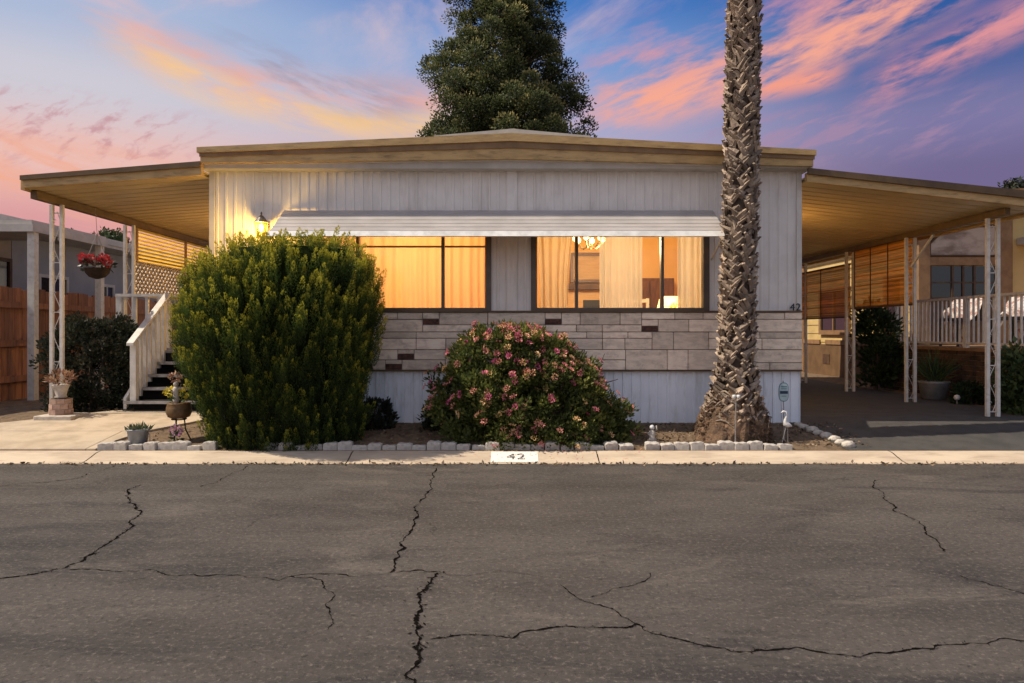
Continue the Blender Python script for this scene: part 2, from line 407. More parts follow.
b, d = band([(80, 68), (250, 118), (440, 130)], .035, .035)
c = clouds(c, b * span(70, 200, 420, 520) * .9, n2 * .6 + n3 * .4, .32, .6, lin(255, 206, 138))
b, d = band([(200, 60), (310, 98), (440, 112)], .05, .04)
c = clouds(c, b * span(190, 280, 370, 440) * .65, n2, .42, .62, lin(160, 142, 158))
c = clouds(c, nt.ramp(el, EL(215), EL(165)) * (1 - nt.ramp(el, EL(150), EL(120))) * (1 - nt.ramp(az, AZ(120), AZ(260))) * .7, n5, .48, .68, lin(196, 140, 150))
c = clouds(c, nt.ramp(el, EL(260), EL(215)) * (1 - nt.ramp(el, EL(190), EL(150))) * (1 - nt.ramp(az, AZ(60), AZ(240))), n2, .4, .65, lin(244, 176, 150))
# the broad salmon bank on the right
b, d = band([(560, 95), (800, 62), (1080, -25)], .11, .075)
c = clouds(c, b * span(530, 640, 1100, 1300), (n2r * .6 + n3r * .4), .42, .66, lin(226, 156, 160))
b, d = band([(560, 122), (780, 90), (1060, 5)], .075, .04)
c = clouds(c, b * span(540, 640, 1100, 1300), n2r * .5 + n3r * .5, .38, .60, lin(250, 172, 148))
b, d = band([(760, 105), (800, 104), (850, 100)], .025, .02)
c = clouds(c, b * span(720, 770, 815, 860), n3r, .3, .5, lin(246, 160, 140))
b, d = band([(850, 130), (940, 104), (1060, 76)], .05, .03)
c = clouds(c, b * span(840, 900, 1060, 1200), n2r * .5 + n3r * .5, .38, .58, lin(224, 150, 156))
c = clouds(c, nt.ramp(el, EL(190), EL(160)) * (1 - nt.ramp(el, EL(140), EL(115))) * span(660, 800, 920, 1050) * .6, n3r, .45, .65, lin(176, 140, 168))
# behind and high above the camera: the ordinary daylight sky
scl = nt.add('ShaderNodeVectorMath', operation='SCALE'); nt.link(c, scl.inputs[0]); scl.inputs['Scale'].default_value = .87 / BGS
front = .45 + .55 * nt.ramp(y, -.15, .3) * (1 - nt.ramp(z, .75, .98))
back = nt.mix(.65, sky.outputs[0], tuple(q / BGS for q in (.86, .88, .93)))      # the bright western half of the sky, behind the photographer
fin = nt.mix(front, back, scl.outputs[0])
nt.link(fin, bg.inputs['Color']); bg.inputs['Strength'].default_value = BGS

S.view_settings.view_transform = 'Standard'; S.view_settings.look = 'None'; S.view_settings.exposure = .16; S.view_settings.gamma = 1
S.render.engine = 'CYCLES'; S.cycles.use_denoising = True; S.cycles.max_bounces = 7; S.cycles.transparent_max_bounces = 16
S.cycles.sample_clamp_indirect = 4

def point(name, loc, power, color, r=.05):
    l = bpy.data.lights.new(name, 'POINT'); l.energy = power; l.color = color; l.shadow_soft_size = r
    o = bpy.data.objects.new(name, l); COL.objects.link(o); o.location = loc; return o

# ------------------------------------------------------------------ ground, road, kerb
def sheet(name, prof, x0, x1, m):
    mb = MB()
    for (y0, z0), (y1, z1) in zip(prof, prof[1:]):
        xs = np.linspace(x0, x1, 9)
        for a, b in zip(xs, xs[1:]): mb.quad((a, y0, z0), (b, y0, z0), (b, y1, z1), (a, y1, z1))
    return tag(mb.build(name, m), kind='structure')
sheet('ground', [(-400, -.02), (-7.1, -.02), (6.5, -.02), (6.78, .035), (6.82, .06), (7.4, gz(7.4)), (8.2, .235), (40, .235), (1500, .235)], -900, 900, 'soil')
# road material: old sun-bleached asphalt with stretched wear patches
m, n_, b_ = newmat('old_road_asphalt')
tc_ = n_.add('ShaderNodeTexCoord').outputs['Object']
col = n_.mix(n_.ramp(n_.noise(n_.mapping(tc_, (.35, 1, 1)), 1.4, 8, .7), .35, .68), (.088, .074, .063), (.050, .042, .036))
col = n_.mix(n_.ramp(n_.noise(n_.mapping(tc_, (.45, 1.25, 1), loc=(4, 2, 0)), 1.1, 12, .74, .9), .50, .62) * .8, col, (.034, .029, .027))
col = n_.mix(n_.ramp(n_.noise(n_.mapping(tc_, (.6, 1.3, 1), loc=(9, 5, 0)), 1.7, 12, .76, .8), .53, .66) * .55, col, (.140, .116, .095))
col = n_.mix(n_.ramp(n_.noise(n_.mapping(tc_, loc=(1, 4, 0)), 3.2, 10, .7, .5), .63, .69) * .55, col, (.030, .026, .024))   # oil drips and small patches
sp_ = n_.noise(tc_, 38, 9, .86)
col = n_.mix(n_.ramp(sp_, .51, .62) * .85, col, (.20, .165, .135))
col = n_.mix(n_.ramp(n_.noise(n_.mapping(tc_, loc=(7, 7, 0)), 30, 9, .86), .52, .62) * .85, col, (.016, .014, .012))
vd_ = n_.add('ShaderNodeVectorMath', operation='ADD'); nz_ = n_.add('ShaderNodeTexNoise'); nz_.inputs['Scale'].default_value = 1.6; nz_.inputs['Detail'].default_value = 8; nz_.inputs['Roughness'].default_value = .65; n_.link(tc_, nz_.inputs['Vector'])
sv_ = n_.add('ShaderNodeVectorMath', operation='SCALE'); n_.link(nz_.outputs['Color'], sv_.inputs[0]); sv_.inputs['Scale'].default_value = .9
n_.link(tc_, vd_.inputs[0]); n_.link(sv_.outputs[0], vd_.inputs[1])
vo_ = n_.add('ShaderNodeTexVoronoi', feature='DISTANCE_TO_EDGE', voronoi_dimensions='2D'); vo_.inputs['Scale'].default_value = .75; n_.link(vd_.outputs[0], vo_.inputs['Vector'])
hair_ = (1 - n_.ramp(E(n_, vo_.outputs['Distance']), .001, .008)) * n_.ramp(n_.noise(n_.mapping(tc_, loc=(3, 8, 0)), .9, 6, .7), .50, .60)
col = n_.mix(hair_ * .75, col, (.014, .012, .010))                        # hairline crazing
n_.val(b_.inputs['Base Color'], col); b_.inputs['Roughness'].default_value = .82; b_.inputs['Specular IOR Level'].default_value = .3
bn_ = n_.add('ShaderNodeBump'); bn_.inputs['Strength'].default_value = .8; bn_.inputs['Distance'].default_value = .012
n_.link((sp_ * .7 + n_.noise(tc_, 9, 5, .6) * .8).s, bn_.inputs['Height']); n_.link(bn_.outputs[0], b_.inputs['Normal'])
M['road'] = m
tag(MB().quad((-120, -7, 0), (120, -7, 0), (120, 6.53, 0), (-120, 6.53, 0)).build('road', 'road'), kind='structure')
mb = MB()
seams = [-40, -24, -14, -9.6, -6.4, -4.02, -1.55, .82, 3.68, 6.6, 9.6, 14, 24, 40]
for a, b in zip(seams, seams[1:]):
    n = max(2, int((b - a) / .25)); xs = np.linspace(a + .006, b - .006, n)
    prof = [(6.515, -.05), (6.52, .004), (6.60, .014), (6.68, .035), (6.755, .058), (6.80, .066), (6.85, .068), (6.852, .0)]
    for u, v in zip(xs, xs[1:]):
        ju, jv = .012 * math.sin(u * 5.1) * math.sin(u * 2.3), .012 * math.sin(v * 5.1) * math.sin(v * 2.3)
        for (y0, z0), (y1, z1) in zip(prof, prof[1:]):
            a0, a1 = (ju, jv) if y0 < 6.56 else (0, 0); b0, b1 = (ju, jv) if y1 < 6.56 else (0, 0)
            mb.quad((u, y0 + a0, z0), (v, y0 + a1, z0), (v, y1 + b1, z1), (u, y1 + b0, z1))
tag(mb.build('kerb', 'kerb'), kind='structure')
# driveway on the right
mb = MB(); ys = [6.853, 7.2, 7.7, 8.2, 12, 22]
def dl(Y): return 3.05 + .0 if Y > 8 else 3.18 + (8 - Y) * .10
for a, b in zip(ys, ys[1:]):
    mb.quad((dl(a), a, gz(a) + .006), (6.25 + (4 if a < 8.1 else 0), a, gz(a) + .006), (6.25 + (4 if a < 8.1 else 0), b, gz(b) + .006), (dl(b), b, gz(b) + .006))
tag(mb.build('driveway', 'asphalt2'), kind='structure')
# concrete walk on the left
zc = lambda off: (lambda X, Y: gz(Y) + off)
mb = MB()
L1 = [(-12, 6.853), (-4.1, 6.853), (-3.98, 7.05), (-3.75, 7.35)]
for x0, x1 in ((-12, -6.72), (-6.71, -4.18)):
    mb.prism_xy([(x0, 6.853), (x1, 6.853), (x1, 7.5), (x0, 7.5)], zc(-.05), zc(.022))
mb.prism_xy([(-4.17, 6.853), (-4.08, 6.853), (-4.05, 7.15), (-3.95, 7.5), (-4.17, 7.5)], zc(-.05), zc(.022))
mb.prism_xy([(-6.3, 7.51), (-3.94, 7.51), (-3.6, 7.9), (-3.35, 8.2), (-5.15, 8.2)], zc(-.05), zc(.022))
mb.prism_xy([(-5.15, 8.21), (-3.35, 8.21), (-3.35, 8.75), (-4.95, 8.75)], zc(-.05), zc(.022))
tag(mb.build('walkway', 'concrete'), kind='structure')

# cracks of the road
M['crack'] = mat('crack_bottom', (.006, .005, .0045), (.012, .010, .008), 40, 1, spec=0)
CR = [([(437, 468), (430, 480), (425, 495), (418, 512), (412, 530), (405, 548), (395, 568), (390, 573)], .016),
      ([(438, 573), (432, 580), (425, 590), (420, 605), (416, 625), (418, 645), (420, 660), (415, 690)], .022),
      ([(142, 485), (128, 492), (130, 500), (137, 510), (140, 515), (133, 525), (120, 535), (105, 545), (85, 557), (65, 568), (30, 575), (-40, 580)], .017),
      ([(65, 570), (120, 572), (165, 575), (250, 578), (310, 574), (390, 573), (440, 572)], .008),
      ([(280, 577), (320, 580), (335, 595), (330, 615), (328, 630)], .007),
      ([(430, 640), (480, 635), (540, 630), (600, 628), (637, 624), (660, 635), (700, 645), (760, 650), (840, 655), (900, 652), (950, 645), (1060, 640)], .012),
      ([(560, 585), (580, 600), (600, 605), (625, 618), (637, 624)], .008), ([(590, 598), (620, 588), (650, 573)], .006),
      ([(880, 480), (873, 488), (885, 500), (905, 515), (925, 530), (940, 545), (945, 552)], .011), ([(960, 575), (990, 585), (1010, 590), (1050, 600)], .007),
      ([(-10, 488), (40, 483), (80, 478), (115, 466)], .009), ([(200, 487), (230, 475), (248, 466)], .008), ([(440, 573), (470, 576), (500, 571), (540, 577)], .004)]
mb = MB()
for pts, wd in CR:
    g = [Vector(((px - CX) * (F * CAMZ / (py - CY)) / F, F * CAMZ / (py - CY), .0025)) for px, py in pts]
    for _ in range(4):
        q = [g[0]]
        for a, b in zip(g, g[1:]):
            L = (b - a).length; p = (a + b) / 2; nn = Vector((-(b - a).y, (b - a).x, 0)).normalized()
            q += [p + nn * random.gauss(0, .09) * L, b]
        g = q
    W = [wd * (.34 + 1.3 * random.random() ** 2.2) * (.4 + .6 * abs(math.sin(q * .11 + wd * 900))) for q in range(len(g))]; W[0] = W[-1] = .001
    for i in range(len(g) - 1):
        d = (g[i + 1] - g[i]).normalized(); nn = Vector((-d.y, d.x, 0))
        mb.quad(tuple(g[i] - nn * W[i] / 2), tuple(g[i] + nn * W[i] / 2), tuple(g[i + 1] + nn * W[i + 1] / 2), tuple(g[i + 1] - nn * W[i + 1] / 2))
    for q in range(int(len(g) * .9)):                  # crumbs broken out beside the crack and short side branches
        p = g[random.randrange(len(g))] + Vector((random.gauss(0, wd * .8), random.gauss(0, wd * .8), 0)); r = random.uniform(.12, .4) * wd
        a = random.uniform(0, 3.1); u = Vector((math.cos(a), math.sin(a), 0)) * r * random.uniform(1, 2.2); v = Vector((-math.sin(a), math.cos(a), 0)) * r * .6
        mb.quad(tuple(p - u + Vector((0, 0, .0012))), tuple(p - v + Vector((0, 0, .0012))), tuple(p + u + Vector((0, 0, .0012))), tuple(p + v + Vector((0, 0, .0012))))
tag(mb.build('road_cracks', 'crack'), kind='structure')

# ------------------------------------------------------------------ the mobile home
WY, XL, XR = 7.95, -3.43, 3.28
home = thing('mobile_home', (0, WY, .2), 'white mobile home with metal siding, tan flat roof edge and two lit front windows', 'mobile home')
WIN = [(-2.21, -.27, 1.47, 2.56), (.25, 2.20, 1.47, 2.56)]
def ribbed(x0, x1, y, z0, z1, pitch, depth, holes=()):
    xs = []
    k = x0
    while k < x1:
        for o, dpt in ((0, 0), (.60, 0), (.66, 1), (.90, 1), (.96, 0)):
            if k + o * pitch < x1: xs.append((k + o * pitch, dpt))
        k += pitch
    xs.append((x1, 0))
    for h in holes:
        for e in h[:2]: xs.append((e, 0))
    xs.sort()
    mb = MB()
    for (a, da), (b, db) in zip(xs, xs[1:]):
        if b - a < 1e-5: continue
        ya, yb = y - depth * da, y - depth * db
        c = (a + b) / 2; iv = [(z0, z1)]
        for h in holes:
            if h[0] < c < h[1]: iv = [(z0, h[2]), (h[3], z1)]
        for p, q in iv: mb.quad((a, ya, p), (b, yb, p), (b, yb, q), (a, ya, q))
    return mb
ribbed(XL, XR, WY, .8, 3.30, .103, .008, WIN).build('siding', 'siding', home)
ribbed(XL + .02, XR - .01, WY - .012, .03, .80, .10, .012).build('skirting', 'skirt', home)
MB().box(XL - .0, XL + .06, WY - .024, WY - .0005, .81, 3.06).build('corner_trim', 'trimwhite', home); MB().box(XR - .055, XR + .002, WY - .024, WY - .0005, 1.472, 3.06).build('corner_trim', 'trimwhite', home)
MB().box(-.055, .055, WY - .030, WY - .001, 1.42, 3.06).build('center_batten', 'siding', home)
MB().prism_xz([(XL, 3.06), (-.0, 3.10), (XR, 3.05), (XR, 3.14), (0, 3.20), (XL, 3.15)], WY - .045, WY - .0015).build('frieze_board', 'trimwhite', home)
# body behind the front wall
mb = MB(); mb.box(XL, XL + .08, WY + .02, 19.5, .3, 3.05).box(XR - .08, XR, WY + .02, 19.5, .3, 3.05).box(XL, XR, 19.5, 19.58, .3, 3.05)
mb.build('side_wall', 'siding', home)
yf = 7.70
mb = MB().prism_xz([(-3.47, 3.205), (0, 3.335), (3.35, 3.175), (3.35, 3.235), (0, 3.42), (-3.47, 3.265)], yf, yf + .05)
mb.build('fascia', 'fascia', home)
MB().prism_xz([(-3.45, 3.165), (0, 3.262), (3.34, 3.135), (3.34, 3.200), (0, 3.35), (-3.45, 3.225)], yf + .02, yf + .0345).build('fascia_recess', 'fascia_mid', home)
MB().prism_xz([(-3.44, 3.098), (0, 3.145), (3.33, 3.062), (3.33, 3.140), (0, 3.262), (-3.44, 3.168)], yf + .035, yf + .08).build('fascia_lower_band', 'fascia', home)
MB().prism_xz([(-3.42, 3.085), (0, 3.132), (3.30, 3.05), (3.30, 3.09), (0, 3.172), (-3.42, 3.125)], yf + .082, WY - .05).build('soffit', 'trimwhite', home)
MB().prism_xz([(-3.47, 3.05), (3.35, 3.05), (3.35, 3.225), (0, 3.405), (-3.47, 3.255)], yf + .09, 19.7).build('roof', 'roofwhite', home)
MB().prism_xz([(-.95, 3.44), (.95, 3.44), (.95, 3.615), (0, 3.70), (-.95, 3.615)], 8.5, 19.6).build('roof_ridge', 'roofwhite', home)
# stone band
mb = MB(); CK = []; random.seed(21)
def stone(x0, x1, z0, z1):
    if random.random() < .42 and x1 - x0 > .33 and z1 - z0 > .11 and z1 - z0 < .2:      # a burnt clinker brick set in the corner of the stone
        CK.append((x0 + .003, x0 + .18, z0 + .008, z0 + .062)); x0 += .186
        stone(x0 - .186, x0, z0 + .066, z1)
    g = .0035; j = lambda: WY - random.uniform(.050, .062); d = j()
    mb.hexa([(x0 + g, d, z0 + g), (x1 - g, d + random.uniform(-.006, .006), z0 + g), (x1 - g, WY - .012, z0 + g), (x0 + g, WY - .012, z0 + g),
             (x0 + g, d + random.uniform(-.006, .006), z1 - g), (x1 - g, d, z1 - g), (x1 - g, WY - .012, z1 - g), (x0 + g, WY - .012, z1 - g)], random.random())
for z0, z1 in ((.80, 1.03), (1.03, 1.23), (1.23, 1.452)):
    xx = XL + .01
    while xx < XR - .02:
        x1 = min(xx + random.uniform(.42, 1.15), XR - .005)
        if XR - x1 < .3: x1 = XR - .005
        H = z1 - z0; k = random.choice((0, 1, 1, 2, 2))
        cuts = {0: [0, 1], 1: [0, .36, 1], 2: [0, .5, 1]}[k]
        if random.random() < .5: cuts = [1 - c for c in cuts[::-1]]
        for c0, c1 in zip(cuts, cuts[1:]):
            a = xx
            while a < x1 - .01:
                b = min(a + random.choice((random.uniform(.2, .4), random.uniform(.4, .85))), x1)
                if x1 - b < .16: b = x1
                stone(a, b, z0 + H * c0, z0 + H * c1); a = b
        xx = x1
st = mb.build('stone_veneer', 'stone', home, bevel=.006)
for x0, x1, z0, z1 in CK: MB().box(x0, x1, WY - .052, WY - .012, z0, z1).build('dark_brick', 'clinker', st, bevel=.004)
MB().box(XL + .005, XR - .003, WY - .037, WY - .0145, .795, 1.452).build('mortar', 'mortar', st)
mb = MB().box(XL + .01, XR - .005, WY - .078, WY - .002, 1.4545, 1.470).box(XL + .01, XR - .005, WY - .066, WY - .03, .786, .7985)
mb.build('ledge_trim', 'fascia_dark', home)
# windows
def window(h, mull):
    x0, x1, z0, z1 = h; fw = .034; mb = MB(); y0, y1 = WY - .035, WY + .06
    mb.box(x0, x1, y0, y1, z0, z0 + fw).box(x0, x1, y0, y1, z1 - fw, z1).box(x0, x0 + fw, y0 + .001, y1, z0 + fw, z1 - fw).box(x1 - fw, x1, y0 + .001, y1, z0 + fw, z1 - fw)
    for q in mull: mb.box(q - .017, q + .017, y0 + .004, y1 - .01, z0 + fw, z1 - fw)
    # outer casing, lighter and stepped
    wdo = mb.build('window', 'bronze', home)
    cs = MB(); c = .035
    cs.box(x0 - c, x1 + c, WY - .028, WY - .002, z0 - .0, z0 - c * .2) if False else None
    cs.box(x0 - c, x0 - .001, WY - .030, WY - .016, z0, z1 + c).box(x1 + .001, x1 + c, WY - .030, WY - .016, z0, z1 + c).box(x0 - c, x1 + c, WY - .0305, WY - .0165, z1 + .001, z1 + c - .002)
    cs.build('casing', 'bronze', wdo)
    edges = [x0 + fw] + mull + [x1 - fw]
    for i, (a, b) in enumerate(zip(edges, edges[1:])):
        MB().quad((a, WY + .012 + .006 * (i % 2), z0 + fw), (b, WY + .012 + .006 * (i % 2), z0 + fw), (b, WY + .012 + .006 * (i % 2), z1 - fw), (a, WY + .012 + .006 * (i % 2), z1 - fw)).build('pane', 'pane', wdo)
    return wdo
window(WIN[0], [PX(358, WY), PX(443, WY)]); window(WIN[1], [PX(576.5, WY), PX(662, WY)])
# interior rooms
RW = MB(); ya, yb, zf, zt = WY + .10, 11.6, .78, 2.90
RW.box(XL + .1, XR - .1, yb, yb + .05, zf, zt).box(-.06, .02, ya - .05, yb - .002, zf + .01, zt - .01)
RW.box(XL + .085, XL + .12, ya, yb - .002, zf, zt).box(XR - .12, XR - .085, ya, yb - .002, zf, zt)
RW.build('room_wall', 'amberwall', home)
MB().box(XL + .09, XR - .09, ya - .06, yb + .05, zt + .002, zt + .04).build('room_ceiling', 'roomwhite', home)
MB().box(XL + .09, XR - .09, ya - .06, yb + .05, zf - .06, zf - .002).build('room_floor', 'carpet', home)
# metal window awning
ax0, ax1 = -2.575, 2.27
A0, A1 = (WY - .03, 2.605), (7.43, 2.300)
mb = MB(); nrib = 6
for i in range(nrib):
    t0, t1, t2 = i / nrib, (i + .86) / nrib, (i + 1) / nrib
    p = lambda t, o=0: (A0[0] + (A1[0] - A0[0]) * t, A0[1] + (A1[1] - A0[1]) * t + o)
    (ya_, za_), (yb_, zb_), (yc_, zc_) = p(t0), p(t1, .001), p(t2, -.010)
    mb.hexa([(ax0, yb_, zb_ - .004), (ax1, yb_, zb_ - .004), (ax1, ya_, za_ - .006), (ax0, ya_, za_ - .006), (ax0, yb_, zb_ + .004), (ax1, yb_, zb_ + .004), (ax1, ya_, za_), (ax0, ya_, za_)])
    mb.quad((ax0, yc_, zc_), (ax1, yc_, zc_), (ax1, yb_, zb_), (ax0, yb_, zb_))
aw = mb.build('window_awning', 'awning', home)
MB().hexa([(ax0 - .01, A1[0] - .075, 2.238), (ax1 + .01, A1[0] - .075, 2.238), (ax1 + .01, A1[0] - .004, 2.238), (ax0 - .01, A1[0] - .004, 2.238), (ax0 - .01, A1[0] - .030, 2.300), (ax1 + .01, A1[0] - .030, 2.300), (ax1 + .01, A1[0] - .004, 2.304), (ax0 - .01, A1[0] - .004, 2.304)]).build('valance', 'white', aw)
for xx in (ax0 + .012, ax1 - .012): MB().tube([(xx, A1[0], 2.27), (xx, WY - .03, 2.05)], .012, 6).build('support_arm', 'trimwhite', aw)
# house number and lanterns
def text(name, body, size, m, parent, loc, rot=(math.radians(90), 0, 0), ext=.006):
    cu = bpy.data.curves.new(name, 'FONT'); cu.body = body; cu.size = size; cu.extrude = ext; cu.align_x = 'CENTER'; cu.align_y = 'CENTER'; cu.space_character = 1.12
    tmp = bpy.data.objects.new('tmp', cu); COL.objects.link(tmp)
    me = bpy.data.meshes.new_from_object(tmp.evaluated_get(bpy.context.evaluated_depsgraph_get())); bpy.data.objects.remove(tmp); bpy.data.curves.remove(cu)
    me.name = name; me.materials.clear(); me.materials.append(M[m]); o = bpy.data.objects.new(name, me); COL.objects.link(o)
    if parent is not None: o.parent = parent
    o.location = Vector(loc) - origin_of(parent); o.rotation_euler = rot
    return o
text('house_number', '42', .115, 'ink', home, (PX(794.2, WY), WY - .034, PZ(307.5, WY)))
def lantern(x, y, z, s, nx=0, ny=-1):
    """carriage lantern with its wall arm; s is scale"""
    mb = MB(); mb.lathe([(.0, .13), (.012, .128), (.03, .11), (.05, .085), (.082, .05), (.088, .043), (.03, .042)], (x, y, z), 12)
    mb.lathe([(.02, -.125), (.05, -.115), (.055, -.10), (.03, -.099)], (x, y, z), 12).lathe([(.002, .125), (.012, .14), (.008, .16), (.001, .17)], (x, y, z), 8)
    for k in range(6):
        a = k * math.pi / 3; mb.tube([(x + .048 * math.cos(a), y + .048 * math.sin(a), z - .105), (x + .078 * math.cos(a), y + .078 * math.sin(a), z + .045)], .004, 4)
    mb.tube([(x - nx * .12, y - ny * .12, z - .02), (x - nx * .10, y - ny * .10, z - .10), (x - nx * .05, y - ny * .05, z - .15), (x, y, z - .12)], .009, 6)
    if ny: mb.box(x - .04, x + .04, y - ny * .115 - .01, y - ny * .115 + .01, z - .1, z + .06)
    else: mb.box(x - nx * .115 - .01, x - nx * .115 + .01, y - .04, y + .04, z - .1, z + .06)
    o = mb.build('wall_lantern', 'bronze', home)
    MB().lathe([(.044, -.10), (.072, .04)], (x, y, z), 12).build('lantern_glass', 'lampglass', o)
    MB().lathe([(.001, -.055), (.018, -.04), (.024, -.01), (.016, .02), (.001, .03)], (x, y, z), 10).build('bulb', 'bulb', o)
lx, lz = PX(262, 7.82), PZ(227, 7.82)
lantern(lx, 7.80, lz, 1); point('lantern_light', (lx, 7.74, lz - .01), 42, (1, .60, .12), .06)
lantern(XR + .13, 9.6, 2.25, 1, 1, 0); point('carport_light', (XR + .2, 9.6, 2.26), 30, (1, .56, .16), .06)
lantern(XL - .13, 10.4, 2.35, 1, -1, 0); point('porch_light', (XL - .2, 10.4, 2.36), 46, (1, .60, .20), .06)

# ---- things inside the lit rooms
point('living_room_light', (1.25, 9.6, 2.45), 105, (1, .74, .42), .15)
point('bedroom_light', (-1.2, 9.3, 2.3), 98, (1, .58, .24), .15)
def curtain(name, label, x0, x1, z0, z1, y, m, folds, amp, gather=None, group=None):
    n = 90; mz = 24; V = []; 
    for j in range(mz + 1):
        tz = j / mz; z = z1 + (z0 - z1) * tz
        for i in range(n + 1):
            t = i / n
            a, b = x0, x1
            if gather:                      # pulled towards one side lower down
                gx, amt = gather; k = amt * math.sin(min(tz * 1.25, 1) * math.pi / 2) ** 2
                a = x0 + (gx - x0) * k; b = x1 + (gx - x1) * k
            xx = a + (b - a) * t
            yy = y + amp * math.sin(t * folds * 2 * math.pi + .7 * math.sin(tz * 3) + 1.3 * math.sin(t * 7)) * (.4 + .6 * tz) + .3 * amp * math.sin(t * folds * 5 + 2)
            V.append((xx, yy, z))
    mb = MB(); mb.v = V
    for j in range(mz):
        for i in range(n):
            q = j * (n + 1) + i; mb.f.append((q, q + 1, q + n + 2, q + n + 1)); mb.t.append(.5)
    loc = ((x0 + x1) / 2, y, z0)
    o = mb.build(name, m, None, True, loc); return tag(o, label, 'curtain', group)
cy_ = WY + .14
px_ = lambda a: PX(a, cy_)
curtain('curtain', 'sheer curtain drawn to the left edge of the right window, gathered low', px_(536), px_(574), 1.44, 2.62, cy_, 'drape', 5, .02, (px_(552), .25))
curtain('curtain', 'pale sheer curtain hanging in the middle pane of the right window', px_(600), px_(643), 1.40, 2.62, cy_ + .03, 'sheer', 7, .022)
curtain('curtain', 'narrow pale curtain at the right end of the right window beside the table lamp', px_(678), px_(706), 1.40, 2.62, cy_ + .01, 'sheer', 5, .018)
curtain('curtain', 'wide amber curtain closed across the left window behind the big green shrub', px_(312), px_(443), 1.40, 2.50, cy_, 'drape', 13, .018)
curtain('curtain', 'amber curtain closed behind the narrow right pane of the left window', px_(441), px_(490), 1.40, 2.50, cy_ + .06, 'drape', 6, .018)
mb = MB().tube([(px_(300), cy_ - .03, PZ(247, cy_)), (px_(490), cy_ - .03, PZ(247, cy_))], .012, 6)
tag(mb.build('curtain_rod', 'bronze', None, loc=(px_(400), cy_ - .03, PZ(247, cy_))), 'brown curtain rod across the top of the left window', 'curtain rod')
Yr = 9.3
t = thing('table_lamp', (PX(670, Yr), Yr, 1.18), 'lit table lamp with pale drum shade inside the right window', 'lamp')
x_ = PX(670, Yr)
MB().lathe([(.06, 0), (.07, .02), (.03, .05), (.055, .14), (.06, .2), (.02, .28), (.01, .36)], (x_, Yr, 1.18), 16).build('base', 'wood', t, True)
MB().lathe([(.19, .30), (.13, .52)], (x_, Yr, 1.18), 24).build('lamp_shade', 'shade', t, True)
point('table_lamp_light', (x_, Yr - .28, 1.62), 6, (1, .68, .28), .1)
t = thing('side_table', (x_, Yr, zf), 'small wooden side table under the lit lamp', 'table')
MB().box(x_ - .3, x_ + .45, Yr - .25, Yr + .25, 1.14, 1.18).build('tabletop', 'palewood', t)
for sx in (-.27, .42):
    for sy in (-.22, .22): MB().box(x_ + sx - .02, x_ + sx + .02, Yr + sy - .02, Yr + sy + .02, zf, 1.139).build('leg', 'palewood', t)
t = thing('wall_cabinet', (PX(648, 11.2), 11.2, zf), 'dark wooden cabinet against the back wall of the lit room', 'cabinet')
a, b = PX(636, 11.2), PX(672, 11.2)
MB().box(a, b, 11.05, 11.55, zf, 2.08).build('body', 'wood', t)
for i in range(3):
    u = a + (b - a) * i / 3; MB().box(u + .015, u + (b - a) / 3 - .015, 11.025, 11.048, zf + .08, 2.03).build('door', 'wood', t)
t = thing('fireplace', (PX(590, 11), 11, zf), 'pale fireplace surround with a dark opening behind the right window', 'fireplace')
a, b = PX(560, 11.2), PX(606, 11.2)
MB().box(a, b, 11.2, 11.55, zf, PZ(290, 11.2)).build('surround', 'palewood', t)
MB().box(a - .06, b + .06, 11.08, 11.58, PZ(290, 11.2) + .002, PZ(284, 11.2)).build('mantel', 'brown', t)
MB().box(PX(583, 11.2), PX(601, 11.2), 11.185, 11.198, zf + .1, PZ(300, 11.2)).build('opening', 'black', t)
t = thing('picture_frame', (PX(592, 11.4), 11.5, 1.9), 'dark framed amber picture above the fireplace mantel', 'picture')
a, b, z0, z1 = PX(574, 11.4), PX(602, 11.4), PZ(279, 11.4), PZ(255, 11.4)
MB().box(a, b, 11.54, 11.58, z0, z1).build('canvas', 'palewood', t)
mb = MB().box(a - .05, a, 11.5, 11.59, z0 - .05, z1 + .05).box(b, b + .05, 11.5, 11.59, z0 - .05, z1 + .05).box(a, b, 11.5, 11.59, z0 - .05, z0).box(a, b, 11.5, 11.59, z1, z1 + .05)
mb.build('frame', 'wood', t)
t = thing('chandelier', (PX(589, 9.6), 9.6, 2.3), 'brass chandelier with lit bulbs near the ceiling of the right room', 'chandelier')
x_ = PX(589, 9.6); zc0 = PZ(240, 9.6)
mb = MB().tube([(x_, 9.6, zt), (x_, 9.6, zc0 - .1)], .012, 6)
for k in range(6):
    a = k * math.pi / 3 + .2; mb.tube([(x_, 9.6, zc0 - .08), (x_ + .1 * math.cos(a), 9.6 + .1 * math.sin(a), zc0 - .12), (x_ + .2 * math.cos(a), 9.6 + .2 * math.sin(a), zc0 - .03)], .009, 5)
mb.build('arms', 'rust', t)
for k in range(6):
    a = k * math.pi / 3 + .2; MB().lathe([(.004, 0), (.03, .02), (.034, .05), (.012, .085), (.001, .09)], (x_ + .2 * math.cos(a), 9.6 + .2 * math.sin(a), zc0 - .028), 8).build('bulb', 'chand', t, True)
t = thing('dining_chair', (PX(636, 10), 10, zf), 'pale dining chair back seen beside the middle curtain', 'chair')
x_ = PX(638, 10)
MB().box(x_ - .2, x_ + .2, 9.85, 10.25, zf + .42, zf + .46).build('seat', 'chairw', t)
mb = MB().box(x_ - .2, x_ - .16, 10.2, 10.24, zf + .46, 1.72).box(x_ + .16, x_ + .2, 10.2, 10.24, zf + .46, 1.72)
for q in (1.4, 1.52, 1.66): mb.box(x_ - .16, x_ + .16, 10.205, 10.235, q, q + .05)
mb.build('backrest', 'chairw', t)
